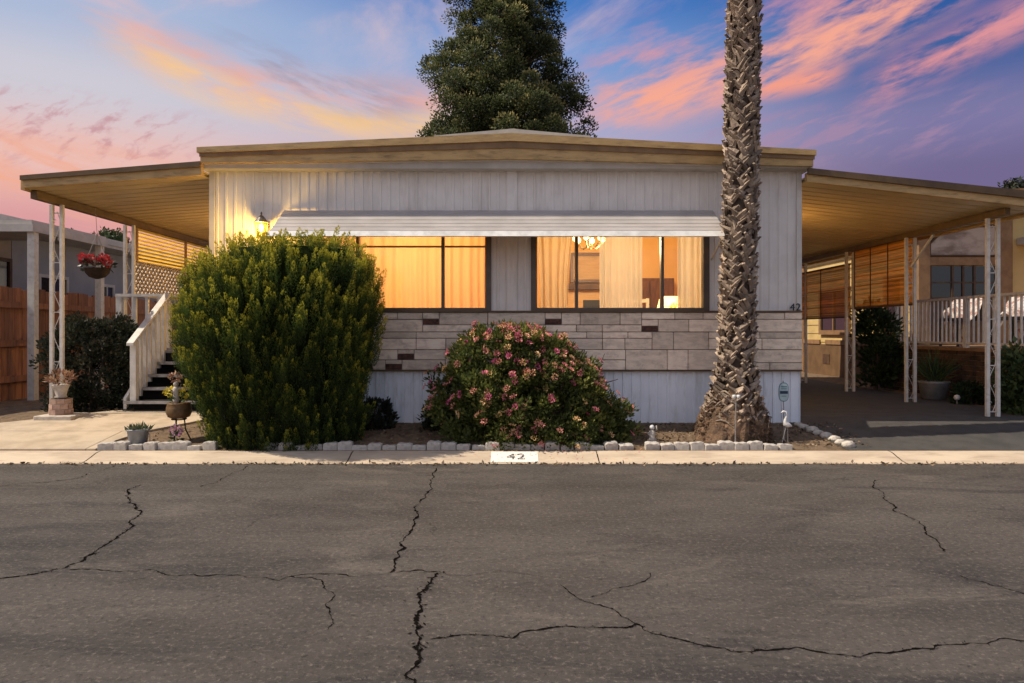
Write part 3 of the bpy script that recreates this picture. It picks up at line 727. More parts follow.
for sx in (-.18, .18):
    for sy in (9.87, 10.22): MB().box(x_ + sx - .02, x_ + sx + .02, sy - .02, sy + .02, zf, zf + .419).build('leg', 'chairw', t)
# flowers in front of the lamp
def blob(n, c, r, L, W, up=.3, sq=(1, 1, 1)):
    d = norm(RNG.normal(size=(n, 3))); rad = RNG.uniform(.25, 1, (n, 1)) ** .5
    Pp = np.array(c) + d * rad * np.array(r) * np.array(sq)
    return leaves(Pp, d + np.array((0, 0, up)) + RNG.normal(size=(n, 3)) * .5, RNG.uniform(.7, 1.2, n) * L, RNG.uniform(.7, 1.2, n) * W)
t = thing('flower_vase', (PX(681, 8.9), 9.2, 1.18), 'vase of yellow flowers in front of the lit table lamp', 'vase')
x_ = PX(682, 9.05)
MB().lathe([(.04, 0), (.06, .08), (.035, .16), (.045, .2)], (x_, 9.05, 1.182), 14).build('vase', 'urn', t, True)
V, Q = blob(160, (x_, 9.05, 1.50), (.15, .1, .14), .06, .03); npmesh('flowers', V, Q, RNG.uniform(0, 1, len(Q)), 'yellow', t)
V, Q = blob(90, (x_, 9.05, 1.44), (.14, .1, .1), .08, .025); npmesh('foliage', V, Q, RNG.uniform(0, .7, len(Q)), 'fern', t)

# ------------------------------------------------------------------ covers on both sides
def pan_roof(x0, z0, x1, z1, ya, yb, pitch=.20):
    """ribbed metal pans that run across (along x) from the house out; z is the underside"""
    mb = MB(); n = int((yb - ya) / pitch); th = .05
    for i in range(n):
        a = ya + i * pitch; q = [a, a + .02, a + .03, a + pitch - .012, a + pitch]
        dz = [.016, .016, 0, 0, .016]
        for (u, du), (v, dv) in zip(zip(q, dz), list(zip(q, dz))[1:]):
            mb.quad((x0, u, z0 + du), (x0, v, z0 + dv), (x1, v, z1 + dv), (x1, u, z1 + du))
    mb.hexa([(x0, ya, z0 + th - .02), (x1, ya, z1 + th - .02), (x1, yb, z1 + th - .02), (x0, yb, z0 + th - .02), (x0, ya, z0 + th), (x1, ya, z1 + th), (x1, yb, z1 + th), (x0, yb, z0 + th)])
    return mb
def iron_post(parent, x, y, z0, z1, gap=.12):
    mb = MB()
    for s in (-1, 1): mb.box(x + s * gap / 2 - .019, x + s * gap / 2 + .019, y - .019, y + .019, z0, z1)
    for q in np.linspace(z0 + .05, z1 - .1, 5): mb.box(x - gap / 2 + .0185, x + gap / 2 - .0185, y - .006, y + .006, q, q + .01)
    p = mb.build('post', 'post', parent)
    sc = MB(); pts = []
    for i in range(70):
        tt = i / 69; pts.append((x + (gap / 2 - .022) * math.sin(tt * 9 * math.pi), y, z0 + .06 + (z1 - z0 - .14) * tt))
    sc.tube(pts, .0042, 4)
    for k in range(11):
        zz = z0 + .06 + (z1 - z0 - .14) * (k + .5) / 11; ss = 1 if k % 2 else -1
        sc.tube([(x + ss * .030 + .018 * math.cos(a), y, zz + .018 * math.sin(a)) for a in np.linspace(0, 5.2, 9)], .0038, 4)
    sc.build('scroll', 'post', p)
    return p
pc = thing('patio_cover', (-4.4, 8.3, .235), 'tan metal patio cover over the entry steps, on scrolled white posts', 'patio cover')
pan_roof(XL - .002, 2.975, -5.44, 2.83, 7.80, 14.0).build('roof_panel', 'pan', pc)
MB().prism_xz([(-5.42, 2.825), (-3.435, 2.965), (-3.435, 3.10), (-5.42, 2.945)], 7.735, 7.795).build('fascia', 'fascia', pc)
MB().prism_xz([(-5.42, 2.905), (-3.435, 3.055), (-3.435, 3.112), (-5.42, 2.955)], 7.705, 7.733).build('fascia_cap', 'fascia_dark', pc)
MB().box(-5.475, -5.425, 7.80, 14.0, 2.815, 2.95).build('gutter', 'fascia', pc)
MB().box(-5.435, -5.36, 7.90, 14.0, 2.735, 2.826).build('beam', 'fascia_dark', pc)
for yy in (8.3, 9.87, 13.4): iron_post(pc, -5.395, yy, gz(yy), 2.735)
# sun screens on the outer side
mb = MB(); z = 2.255
while z < 2.70:
    mb.hexa([(-5.41, 9.98, z), (-5.375, 9.98, z + .028), (-5.375, 13.3, z + .028), (-5.41, 13.3, z), (-5.41, 9.98, z + .005), (-5.375, 9.98, z + .033), (-5.375, 13.3, z + .033), (-5.41, 13.3, z + .005)]); z += .054
sl = mb.build('slat_screen', 'slat', pc)
for yy in (10.0, 11.5, 13.28): MB().box(-5.372, -5.350, yy - .025, yy + .025, 2.24, 2.72).build('screen_frame', 'tanwood', sl)
mb = MB(); y0, y1, z0, z1 = 9.98, 13.3, 1.76, 2.235
def clipdiag(sgn, off):
    pts = []
    for yy in (y0, y1):
        zz = off + sgn * (yy - y0)
        pts.append((yy, zz))
    (ya1, za1), (yb1, zb1) = pts
    if zb1 == za1: return None
    def atz(q): return ya1 + (q - za1) / (zb1 - za1) * (yb1 - ya1)
    ta = sorted([atz(z0), atz(z1)]); lo, hi = max(y0, ta[0]), min(y1, ta[1])
    if hi - lo < .01: return None
    return (lo, off + sgn * (lo - y0)), (hi, off + sgn * (hi - y0))
for k in range(-40, 45):
    for sgn, xx in ((1, -5.40), (-1, -5.392)):
        r = clipdiag(sgn, z0 + k * .105)
        if r: mb.tube([(xx, r[0][0], r[0][1]), (xx, r[1][0], r[1][1])], .014, 4)
lt = mb.build('lattice_panel', 'lattice', pc)
MB().box(-5.42, -5.37, y0, y1, 2.2355, 2.2535).box(-5.42, -5.37, y0, y1, 1.735, 1.765).build('lattice_frame', 'lattice', lt)

cp = thing('carport', (4.6, 9.9, .235), 'tan metal carport roof over the driveway on paired white posts', 'carport')
cz = lambda X: 2.905 - .112 * (X - 3.28)
pan_roof(XR + .002, cz(XR) + .01, 5.98, cz(5.98) + .01, 7.86, 15.2).build('roof_panel', 'pan', cp)
MB().prism_xz([(XR + .004, cz(XR)), (6.0, cz(6.0)), (6.0, cz(6) + .10), (XR + .004, cz(XR) + .10)], 7.79, 7.855).build('fascia', 'fascia', cp)
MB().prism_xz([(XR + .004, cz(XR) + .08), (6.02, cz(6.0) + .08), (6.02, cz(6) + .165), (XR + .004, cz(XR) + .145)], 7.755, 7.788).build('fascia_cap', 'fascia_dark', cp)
MB().box(5.98, 6.03, 7.80, 15.2, cz(6) - .02, cz(6) + .12).build('gutter', 'fascia', cp)
MB().box(5.60, 5.66, 7.95, 15.2, 2.56, 2.640).build('beam', 'fascia_dark', cp)
for yy in (8.2, 9.89, 11.66, 13.55): iron_post(cp, 5.63, yy, .241, 2.56)
MB().tube([(5.63, 9.87, 2.15), (5.63, 9.35, 2.53)], .018, 5).build('brace', 'post', cp)
# bamboo blinds between the carport posts
def blind(y0, y1, z0, z1, label):
    t = thing('bamboo_blind', (5.70, (y0 + y1) / 2, z0), label, 'blind', 'bamboo blinds along the carport')
    mb = MB(); z = z0
    while z < z1:
        mb.box(5.695, 5.702, y0, y1, z, z + .0155, random.random()); z += .018
    mb.build('slats', 'bamboo', t)
    mb = MB()
    for yy in np.linspace(y0 + .12, y1 - .12, 4): mb.box(5.688, 5.6935, yy - .012, yy + .012, z0, z1 + .02)
    mb.box(5.685, 5.71, y0 - .02, y1 + .02, z1 + .002, z1 + .03).box(5.69, 5.708, y0 - .02, y1 + .02, z0 - .03, z0 - .002)
    mb.build('cords', 'brown', t)
blind(9.97, 11.75, 1.64, 2.60, 'amber bamboo blind pulled down over the nearer bay of the carport side')
blind(11.80, 15.0, 1.50, 2.36, 'amber bamboo blind of the farther carport bay with an open gap above it')

# ------------------------------------------------------------------ porch with steps
po = thing('entry_porch', (-4.4, 9.4, .235), 'dark porch steps with white railings leading up under the patio cover', 'porch')
sx0, sx1 = -4.74, -3.46
zs = [.235 + .151 * (i + 1) for i in range(5)]
for i, zz in enumerate(zs[:4]):
    y0 = 8.55 + .2 * i
    tr = MB().box(sx0, sx1, y0, y0 + .225, zz - .03, zz).build('step', 'tread', po)
    MB().box(sx0 - .004, sx1, y0 - .012, y0 - .001, zz - .034, zz + .003).build('nosing', 'nosing', tr)
    MB().box(sx0 + .02, sx1, y0 + .19, y0 + .2, zz - .151 if i else .236, zz - .032).build('riser', 'tread', tr)
dk = MB().box(-5.34, XL - .03, 9.35, 13.2, zs[4] - .04, zs[4]).build('deck', 'tread', po)
MB().box(sx0 - .004, sx1, 9.338, 9.349, zs[4] - .04, zs[4] + .003).build('nosing', 'nosing', dk)
MB().box(-5.34, XL - .03, 9.36, 9.38, .236, zs[4] - .042).box(-5.34, -5.32, 9.381, 13.2, .236, zs[4] - .042).build('deck_skirt', 'tread', dk)
mb = MB()
mb.hexa([(sx0 - .045, 8.62, .28), (sx0 - .008, 8.62, .28), (sx0 - .008, 9.33, zs[4] - .2), (sx0 - .045, 9.33, zs[4] - .2), (sx0 - .045, 8.62, .42), (sx0 - .008, 8.62, .42), (sx0 - .008, 9.33, zs[4]), (sx0 - .045, 9.33, zs[4])])
mb.build('stringer', 'rail', po)
hx = sx0 + .10
def rail_z(Y): return 1.13 + (Y - 8.6) * .70
mb = MB(); y0, y1 = 8.5, 9.45
q = .045; mb.hexa([(hx - q, y0, rail_z(y0)), (hx + q, y0, rail_z(y0)), (hx + q, y1, rail_z(y1)), (hx - q, y1, rail_z(y1)), (hx - q, y0, rail_z(y0) + .04), (hx + q, y0, rail_z(y0) + .04), (hx + q, y1, rail_z(y1) + .04), (hx - q, y1, rail_z(y1) + .04)])
mb.build('handrail', 'rail', po, bevel=.006)
MB().box(hx - .036, hx + .036, 8.565, 8.64, .3865, rail_z(8.6) - .012).build('newel_post', 'rail', po)
for k in range(6):
    yy = 8.74 + k * .115; MB().box(hx - .02, hx + .02, yy - .02, yy + .02, .30 + (yy - 8.55) * .7, rail_z(yy) - .006).build('baluster', 'rail', po)
def flat_rail(x0, x1, y, zb, zt_, n):
    r = MB().box(x0, x1, y - .045, y + .045, zt_ - .04, zt_).box(x0, x1, y - .02, y + .02, zb + .06, zb + .11).build('railing', 'rail', po)
    for k in range(n):
        u = x0 + (x1 - x0) * (k + .5) / n; MB().box(u - .019, u + .019, y - .019, y + .019, zb + .111, zt_ - .041).build('baluster', 'rail', r)
    for u in (x0 + .04, x1 - .04): MB().box(u - .038, u + .038, y - .0385, y + .0385, zb, zt_ - .0405).build('newel_post', 'rail', r)
flat_rail(-5.33, sx0 + .06, 9.45, zs[4], 1.745, 4)
flat_rail(-5.30, XL - .06, 10.7, zs[4], 1.80, 12)

# ------------------------------------------------------------------ left neighbour, fence
nb = thing('neighbour_home', (-9.5, 12, .235), 'grey single-storey home with flat roof behind the wooden fence', 'house')
MB().box(-16, -8.8, 9.0, 12.3, .2, 2.94).build('wall', 'beige', nb); MB().box(-16, -8.79, 12.302, 24, .2, 2.935).build('wall', 'bluewall', nb)
MB().box(-16.3, -8.2, 8.6, 24.2, 2.942, 3.0).box(-16.3, -8.17, 8.58, 24.2, 3.0005, 3.12).build('roof', 'greywhite', nb)
MB().box(-12, -6.93, 10.1, 11.95, 2.79, 2.85).box(-12, -6.90, 10.08, 10.13, 2.68, 2.789).box(-6.97, -6.90, 10.131, 11.95, 2.68, 2.789).build('porch_cover', 'greywhite', nb)
for yy in (10.2, 11.85): MB().box(-7.03, -6.93, yy - .05, yy + .05, .236, 2.679).build('porch_post', 'post', nb)
def side_window(parent, X, y0, y1, z0, z1, frame='greywhite', glass='darkglass', s=1, fw=.06, mull=1):
    mb = MB(); xa, xb = (X, X + s * .05); xa, xb = min(xa, xb), max(xa, xb)
    mb.box(xa, xb, y0 - fw, y0, z0 - fw, z1 + fw).box(xa, xb, y1, y1 + fw, z0 - fw, z1 + fw).box(xa, xb, y0, y1, z0 - fw, z0).box(xa, xb, y0, y1, z1, z1 + fw)
    for k in range(mull):
        c = y0 + (y1 - y0) * (k + 1) / (mull + 1); mb.box(xa, xb - .002, c - .02, c + .02, z0, z1)
    f = mb.build('window', frame, parent)
    MB().box(min(X + s * .004, X + s * .02), max(X + s * .004, X + s * .02), y0, y1, z0, z1).build('pane', glass, f)
side_window(nb, -8.799, 12.4 - .35 - .45, 12.2, 1.5, 2.45, 'brown', mull=1)
side_window(nb, -8.789, 13.0, 13.75, 1.6, 2.25)
side_window(nb, -8.789, 14.9, 15.35, 1.3, 2.2)
fe = thing('wooden_fence', (-7.3, 12, .235), 'reddish brown board fence along the left side of the lot', 'fence')
mb = MB(); y = 7.6; random.seed(5)
while y < 19:
    ww = random.uniform(.125, .145); hh = 1.86 + random.uniform(-.03, .03)
    xo = random.uniform(-.008, .008); mb.prism_xz([(-7.33 + xo, .21), (-7.305 + xo, .21), (-7.305 + xo, hh), (-7.33 + xo, hh)], y, y + ww - .006, random.random()); y += ww
mb.build('boards', 'fence', fe)
for q in (.5, 1.02, 1.58): MB().box(-7.293, -7.25, 7.6, 19, q, q + .09).build('rail', 'fence', fe)
for yy in (7.7, 10.1, 12.5, 14.9, 17.3): MB().box(-7.41, -7.337, yy, yy + .09, .2, 1.8).build('post', 'fence', fe)

# ------------------------------------------------------------------ right neighbour with deck
nr = thing('neighbour_home', (9, 14, .235), 'yellow gabled home with a railed deck beyond the carport', 'house')
NX, NY = 7.25, 12.5
mb = MB(); z = .2
while z < 3.4:                                # lap siding, left face
    mb.hexa([(NX - .018, NY + .001, z), (NX, NY + .001, z), (NX, 22, z), (NX - .018, 22, z), (NX - .004, NY + .001, z + .2), (NX, NY + .001, z + .2), (NX, 22, z + .2), (NX - .004, 22, z + .2)]); z += .2
mb.build('side_siding', 'cream', nr)
MB().box(NX + .001, 16, NY, 22, .2, 3.0).prism_xz([(NX + .001, 3.001), (16, 3.001), (16, 3.40), (11.6, 3.72), (NX + .001, 3.43)], NY, 22).build('wall', 'cream', nr)
MB().prism_xz([(NX - .5, 3.40), (11.6, 3.78), (16.5, 3.42), (16.5, 3.56), (11.6, 3.92), (NX - .5, 3.54)], NY - .5, 22.4).build('roof', 'tanwood', nr)
for yy, w2 in ((NY + .03, .16), (17.3, .12)): MB().box(NX - .045, NX - .019, yy, yy + w2, .2, 3.4).build('corner_board', 'tanwood', nr)
MB().box(NX - .030, NX - .0185, NY + .2, 22, .2, .949).build('skirting', 'wallshade', nr)  # added brown strip, stands in for the shade on the lower wall
MB().box(NX - .040, NX - .0305, 15.9, 16.25, .5, .72).build('vent', 'brown', nr)
MB().box(NX - .05, NX - .019, 12.75, 16.1, .95, 1.05).box(NX - .05, NX - .019, 16.4, 22, .95, 1.05).build('band_board', 'tanwood', nr)
side_window(nr, NX - .02, 15.05, 16.3, 1.27, 2.12, 'tanwood', 'darkglass', -1, .1, 1)
side_window(nr, NX - .02, 12.95, 13.45, 1.3, 2.2, 'tanwood', 'darkglass', -1, .1, 0)
# front wall: brown posts, gable window, window band
MB().box(NX - .02, NX + .18, NY - .06, NY - .002, .96, 3.3).box(8.66, 8.9, NY - .06, NY - .002, .96, 3.5).box(NX + .181, 8.659, NY - .05, NY - .002, 2.42, 2.56).build('front_trim', 'tanwood', nr)
gw = MB().prism_xz([(7.46, 2.60), (8.6, 2.60), (8.6, 3.10), (7.75, 3.10), (7.46, 2.80)], NY - .02, NY - .003).build('gable_window', M['panereflect'], nr)  # reflected sky and cloth are painted into the pane colour
mb = MB()
for a, b in (((7.44, 2.58), (7.44, 2.81)), ((7.44, 2.81), (7.75, 3.12)), ((7.75, 3.12), (8.62, 3.12)), ((7.44, 2.58), (8.62, 2.58))): mb.tube([(a[0], NY - .03, a[1]), (b[0], NY - .03, b[1])], .025, 4)
mb.build('window_frame', 'brown', gw)
wb = MB().box(7.45, 8.62, NY - .03, NY - .003, 1.85, 2.40).build('window', 'darkglass', nr)
mb = MB()
for xx in (7.45, 7.84, 8.03, 8.23, 8.62): mb.box(xx - .018, xx + .018, NY - .05, NY - .031, 1.83, 2.415)
mb.box(7.47, 8.6, NY - .046, NY - .0315, 2.10, 2.125).build('window_frame', 'brown', wb)
MB().box(7.45, 8.62, NY - .035, NY - .003, .96, 1.84).build('panel', 'brown', nr)
MB().box(9.0, 9.9, NY - .9, NY - .02, 2.78, 2.9).build('eave', 'greywhite', nr)
# deck
DX = 6.62
dko = thing('garden_wall', (DX, 11, .235), 'dark brick wall below the white railed deck beside the carport', 'wall')
mb = MB(); z = .22; row = 0; random.seed(9)
while z < .93:
    yy = 8.2 - (.1 if row % 2 else 0)
    while yy < 12.6:
        o = random.uniform(0, .012); mb.box(DX - o, DX + .1, yy + .005, yy + .205, z + .004, z + .07, random.random()); yy += .21
    z += .075; row += 1
mb.build('bricks', 'brick', dko); MB().box(DX + .008, DX + .12, 8.15, 12.6, .2, .95).build('mortar', 'mortar', dko)
dk = thing('deck', (8, 10.5, .95), 'raised deck with white railing in front of the yellow home', 'deck')
MB().box(DX - .03, 12, 8.2, 12.4, .952, 1.0).build('floor_boards', 'tanwood', dk)
rl = MB().box(DX - .03, DX + .03, 8.3, 12.1, 1.715, 1.75).box(DX - .02, DX + .02, 8.3, 12.1, 1.05, 1.08).build('railing', 'rail', dk)
for k in range(36):
    yy = 8.36 + k * .105; MB().box(DX - .011, DX + .011, yy - .011, yy + .011, 1.0805, 1.7145).build('baluster', 'rail', rl)
for yy in (8.3, 10.2, 12.06): MB().box(DX - .028, DX + .028, yy - .028, yy + .028, 1.0, 1.7145).build('railing_post', 'rail', rl)
random.seed(3)
for i, (yy, xx, lb) in enumerate([(11.1, 7.15, 'patio chair under a pale floral throw, at the far left of the railed deck'), (10.1, 7.3, 'patio chair with pink floral throw in the middle of the railed deck'), (9.25, 7.35, 'patio chair with white floral throw at the right end of the railed deck')]):
    t = thing('patio_chair', (xx, yy, 1.0), lb, 'chair', 'covered chairs on the deck')
    MB().box(xx - .25, xx + .25, yy - .25, yy + .25, 1.40, 1.45).build('seat', 'black', t)
    for a in (-.22, .22):
        for b in (-.22, .22): MB().box(xx + a - .015, xx + a + .015, yy + b - .015, yy + b + .015, 1.001, 1.399).build('leg', 'black', t)
    MB().box(xx + .2, xx + .24, yy - .25, yy + .25, 1.451, 1.77 - .05 * i).build('backrest', 'black', t)
    n = 26; mb = MB(); g = []
    for a in range(n):
        for b in range(n):
            u, v = a / (n - 1), b / (n - 1)
            zz = 1.80 - .05 * i - .72 * u * (.75 + .35 * math.sin(v * 6 + i)) + .05 * math.sin(v * 19 + i * 2) * u
            mb.v.append((xx + .17 - .30 * math.sin(u * 1.5) + .05 * math.sin(v * 17 + u * 4 + i), yy - .32 + .64 * v + .03 * math.sin(u * 9), zz))
    for a in range(n - 1):
        for b in range(n - 1):
            q = a * n + b; mb.f.append((q, q + 1, q + n + 1, q + n)); mb.t.append(random.choice((0, .3, .5, .8, 1, 1)))
    mb.build('throw', 'cloth', t, True)

# ------------------------------------------------------------------ plants
def profile_fn(rows, Yc):
    """rows of (py, px_left, px_right) -> functions of z giving centre x and half-width"""
    zz = np.array([PZ(r[0], Yc) for r in rows][::-1]); a = np.array([PX(r[1], Yc) for r in rows][::-1]); b = np.array([PX(r[2], Yc) for r in rows][::-1])
    return zz, lambda z: (np.interp(z, zz, (a + b) / 2), np.interp(z, zz, (b - a) / 2))
def hull_core(name, rows, Yc, depth, k, m, parent, dy=0, pw=2.3):
    zz, fn = profile_fn(rows, Yc); mb = MB(); n = 40; Z = np.linspace(zz[0], zz[-1] - .14, 26)
    hmax = max(fn(q)[1] for q in Z)
    for z in Z:
        c, h = fn(z)
        for j in range(n):
            th = 2 * math.pi * j / n; cs, sn = math.cos(th), math.sin(th)
            r = (abs(cs) ** pw + abs(sn) ** pw) ** (-1 / pw) * k * (1 + .05 * math.sin(5 * th + z * 7) + .04 * math.sin(11 * th - z * 13))
            mb.v.append((c + h * r * cs, Yc + dy + depth * (h / hmax) ** .8 * r * sn * float(np.interp(z, [.1, .7, 1.25], [.7, .85, 1])), z))
    for i in range(25):
        for j in range(n):
            j2 = (j + 1) % n; mb.f.append((i * n + j, i * n + j2, (i + 1) * n + j2, (i + 1) * n + j)); mb.t.append(.5)
    mb.f.append(tuple(range(25 * n, 26 * n))); mb.t.append(.5)
    return mb.build(name, m, parent, True), fn, zz, hmax
JR = [(237, 262, 345), (241, 240, 356), (250, 220, 367), (262, 203, 375), (276, 190, 379), (300, 182, 382), (330, 181, 378), (360, 186, 370), (380, 194, 366), (400, 204, 362), (420, 210, 358), (436, 216, 355), (450, 222, 352)]
JY, JD = 7.22, .74
ju = thing('juniper_shrub', (PX(283, JY), JY, .1), 'large dense yellow green conifer shrub trimmed round in front of the left window', 'shrub')
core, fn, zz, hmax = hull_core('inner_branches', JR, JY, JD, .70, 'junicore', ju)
NPL = 2700
zp = RNG.uniform(zz[0] + .02, zz[-1], NPL * 3); hw = fn(zp)[1]
keep = RNG.uniform(0, hmax, len(zp)) < hw + .25; zp = zp[keep][:NPL]; NPL = len(zp)
th = RNG.uniform(0, 2 * np.pi, NPL); c_, h_ = fn(zp); pw = 2.3
cs, sn = np.cos(th), np.sin(th); lob = .5 * np.sin(11 * th + 1.6 * np.sin(2.1 * zp) + 1) + .35 * np.sin(23 * th - 2.2 * zp + 2) + .3 * np.sin(6 * th + 5.3 * zp)
rr = (np.abs(cs) ** pw + np.abs(sn) ** pw) ** (-1 / pw) * (.895 + .075 * lob) * RNG.uniform(.90, 1.02, NPL) * np.where(zp > 1.98, RNG.uniform(.05, 1.05, NPL) ** .5, 1)
dpt = JD * (h_ / hmax) ** .8 * np.interp(zp, [.1, .7, 1.25, 1.6, 2.2], [.62, .80, .97, 1.0, .92])
pb = np.stack([c_ + h_ * rr * cs, JY + dpt * rr * sn, zp], 1)
pd = norm(np.stack([cs * .27, sn * .27, np.full(NPL, 1.)], 1) + RNG.normal(size=(NPL, 3)) * .12)
pl = RNG.uniform(.20, .42, NPL); pr = RNG.uniform(.026, .050, NPL); ptint = RNG.normal(0, .09, NPL) + .07 * lob + .16 * np.clip(zp - 1.35, -.9, .8)  # height term paints sunlit yellow into the upper plumes, darker green below
pb[:, 2] -= pl * .75
PER = 175
t_ = RNG.uniform(0, 1, (NPL, PER)) ** .8
rad = pr[:, None] * np.sin(np.clip(t_ * .86 + .14, 0, 1) * np.pi) ** .7 * RNG.uniform(.6, 1.1, (NPL, PER))
ang = RNG.uniform(0, 2 * np.pi, (NPL, PER))
B1 = norm(np.cross(pd, np.array([.3, .9, .1]))); B2 = np.cross(pd, B1)
od = np.cos(ang)[..., None] * B1[:, None] + np.sin(ang)[..., None] * B2[:, None]
Pj = pb[:, None] + pd[:, None] * (pl[:, None] * t_)[..., None] + od * rad[..., None]
Dj = pd[:, None] * 1.0 + od * .38 + RNG.normal(size=(NPL, PER, 3)) * .16
n = NPL * PER
V, Q = leaves(Pj.reshape(-1, 3), Dj.reshape(-1, 3), RNG.uniform(.014, .027, n), RNG.uniform(.0055, .009, n))
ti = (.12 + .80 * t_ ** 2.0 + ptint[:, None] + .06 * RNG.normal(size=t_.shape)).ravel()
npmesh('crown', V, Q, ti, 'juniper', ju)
mb = MB()
for k in range(5):
    a = k * 1.3; mb.tube([(PX(283, JY) + .1 * math.cos(a), JY + .1 * math.sin(a), .08), (PX(283, JY) + .3 * math.cos(a), JY + .25 * math.sin(a), .6), (PX(283, JY) + .45 * math.cos(a), JY + .3 * math.sin(a), 1.3)], [.05, .035, .015], 6)
mb.build('trunk', 'bark', ju)

def leafy(rows, Yc, depth, nclump, per, L, W, clump_r, tint0=.3, pw=2.0, inner=.55, up=.35):
    zz, fn = profile_fn(rows, Yc); hm = max(fn(q)[1] for q in np.linspace(zz[0], zz[-1], 30))
    z = RNG.uniform(zz[0], zz[-1], nclump * 4); h = fn(z)[1]
    z = z[RNG.uniform(0, hm, len(z)) < h + .08 * hm][:nclump]; n = len(z)
    th = RNG.uniform(0, 2 * np.pi, n); c, h = fn(z); cs, sn = np.cos(th), np.sin(th)
    rr = (np.abs(cs) ** pw + np.abs(sn) ** pw) ** (-1 / pw) * (inner + (1 - inner) * RNG.uniform(0, 1, n) ** .5) * (1 + .07 * np.sin(5 * th + 4 * z * 2) + .06 * np.sin(9 * th - 7 * z) + RNG.normal(0, .035, n))
    cpos = np.stack([c + h * rr * cs, Yc + depth * (h / hm) ** .8 * rr * sn, z], 1)
    out = np.stack([cs * .6, sn * .6, np.full(n, .5)], 1)
    d = norm(RNG.normal(size=(n, per, 3)))
    Pp = cpos[:, None] + d * (RNG.uniform(.2, 1, (n, per, 1)) * clump_r)
    D = d * .8 + out[:, None] * .7 + np.array((0, 0, up))
    k = n * per
    V, Q = leaves(Pp.reshape(-1, 3), D.reshape(-1, 3), RNG.uniform(.6, 1.25, k) * L, RNG.uniform(.6, 1.2, k) * W)
    ti = (tint0 + RNG.normal(0, .13, (n, 1)) + RNG.normal(0, .12, (n, per))).ravel()
    return V, Q, ti, cpos, out, fn
LR = [(329, 476, 520), (338, 466, 554), (352, 453, 576), (368, 446, 593), (388, 441, 610), (410, 436, 622), (430, 436, 627), (446, 444, 626)]
LY = 7.36
la = thing('lantana_bush', (PX(530, LY), LY, .12), 'rounded bush covered in pink and peach flowers between the two front windows', 'flowering bush')
V, Q, ti, cpos, out, fn = leafy(LR, LY, .50, 900, 44, .050, .028, .09, .46, inner=.45)
npmesh('crown', V, Q, ti, 'lantana', la)
idx = [i for i in range(len(cpos)) if out[i, 1] < .3 or cpos[i, 2] > .9]; random.shuffle(idx)
Pf, Df, Tf = [], [], []
zmax = cpos[:, 2].max()
for i in idx:
    hgt = (cpos[i, 2] - .1) / (zmax - .1)
    if random.random() > (.15 + .45 * hgt) * (2.3 if math.sin(cpos[i, 0] * 5.1 + 1) + math.sin(cpos[i, 2] * 7 + cpos[i, 0] * 3) > -.2 else .75) or len(Pf) > 15 * 420: continue
    o = norm(out[i] + RNG.normal(size=3) * .25); ctr = cpos[i] + o * .10; tt = random.choice((.1, .35, .5, .75, .95))
    b1 = norm(np.cross(o, RNG.normal(size=3))); b2 = np.cross(o, b1)
    for k in range(15):
        a = k * 2.4; r = .025 * math.sqrt(k / 15); Pf.append(ctr + (b1 * math.cos(a) + b2 * math.sin(a)) * r); Df.append(o * .5 + (b1 * math.cos(a) + b2 * math.sin(a)) * (.3 + r * 30)); Tf.append(tt + random.gauss(0, .12))
Pf = np.array(Pf); Df = np.array(Df)
V, Q = leaves(Pf, Df, RNG.uniform(.018, .026, len(Pf)), RNG.uniform(.016, .022, len(Pf)), -.1)
tag(npmesh('blossoms', V, Q, np.array(Tf), 'lanflower', la), kind='stuff')
mb = MB(); random.seed(4)
for k in range(16):
    a = random.uniform(0, 6.28); x0 = PX(530, LY) + random.uniform(-.15, .15); p = [(x0, LY, .1)]
    dx, dy = math.cos(a), math.sin(a) * .45
    for j in range(1, 6): p.append((x0 + dx * .16 * j + random.gauss(0, .03), LY + dy * .17 * j + random.gauss(0, .02), .1 + .14 * j * random.uniform(.6, 1.3)))
    mb.tube(p, [.018, .015, .012, .009, .007, .004], 5)
mb.build('branches', M['bark'], la)
def bush(name, rows, Yc, depth, ncl, per, L, W, cr, m, label, cat, tint=.35, group=None, stems=5, inner=.4):
    pxm = np.mean([(r[1] + r[2]) / 2 for r in rows]); zb = gz(Yc)
    t = thing(name, (PX(pxm, Yc), Yc, zb), label, cat, group)
    V, Q, ti, cp_, o_, f_ = leafy(rows, Yc, depth, ncl, per, L, W, cr, tint, inner=inner)
    npmesh('crown', V, Q, ti, m, t)
    mb = MB(); x0 = PX(pxm, Yc); top = PZ(rows[0][0], Yc)
    for k in range(stems):
        a = k * 2.4; s = .35 * (PX(rows[len(rows) // 2][2], Yc) - x0)
        mb.tube([(x0 + .02 * math.cos(a), Yc + .02 * math.sin(a), zb - .02), (x0 + s * .5 * math.cos(a), Yc + s * .4 * math.sin(a), zb + (top - zb) * .4), (x0 + s * math.cos(a), Yc + s * .7 * math.sin(a), zb + (top - zb) * .8)], [.02, .014, .006], 5)
    mb.build('stems', 'bark', t); return t
bush('hedge_shrub', [(320, 75, 118), (326, 60, 128), (340, 54, 133), (370, 50, 134), (400, 54, 130), (416, 62, 122)], 9.05, .5, 420, 44, .05, .03, .09, 'hedge', 'dark clipped shrub between the white post and the porch steps', 'shrub', .52)
bush('low_shrub', [(403, 366, 386), (410, 360, 391), (425, 356, 392), (437, 358, 390)], 7.75, .16, 70, 40, .045, .026, .06, 'hedge', 'small dark shrub against the white skirting right of the big green shrub', 'shrub', .2)
bush('low_shrub', [(398, 436, 446), (405, 428, 452), (420, 424, 458), (437, 424, 456)], 7.7, .18, 70, 34, .05, .026, .07, 'hedge', 'loose dark shrub tucked under the left side of the flowering bush', 'shrub', .3)
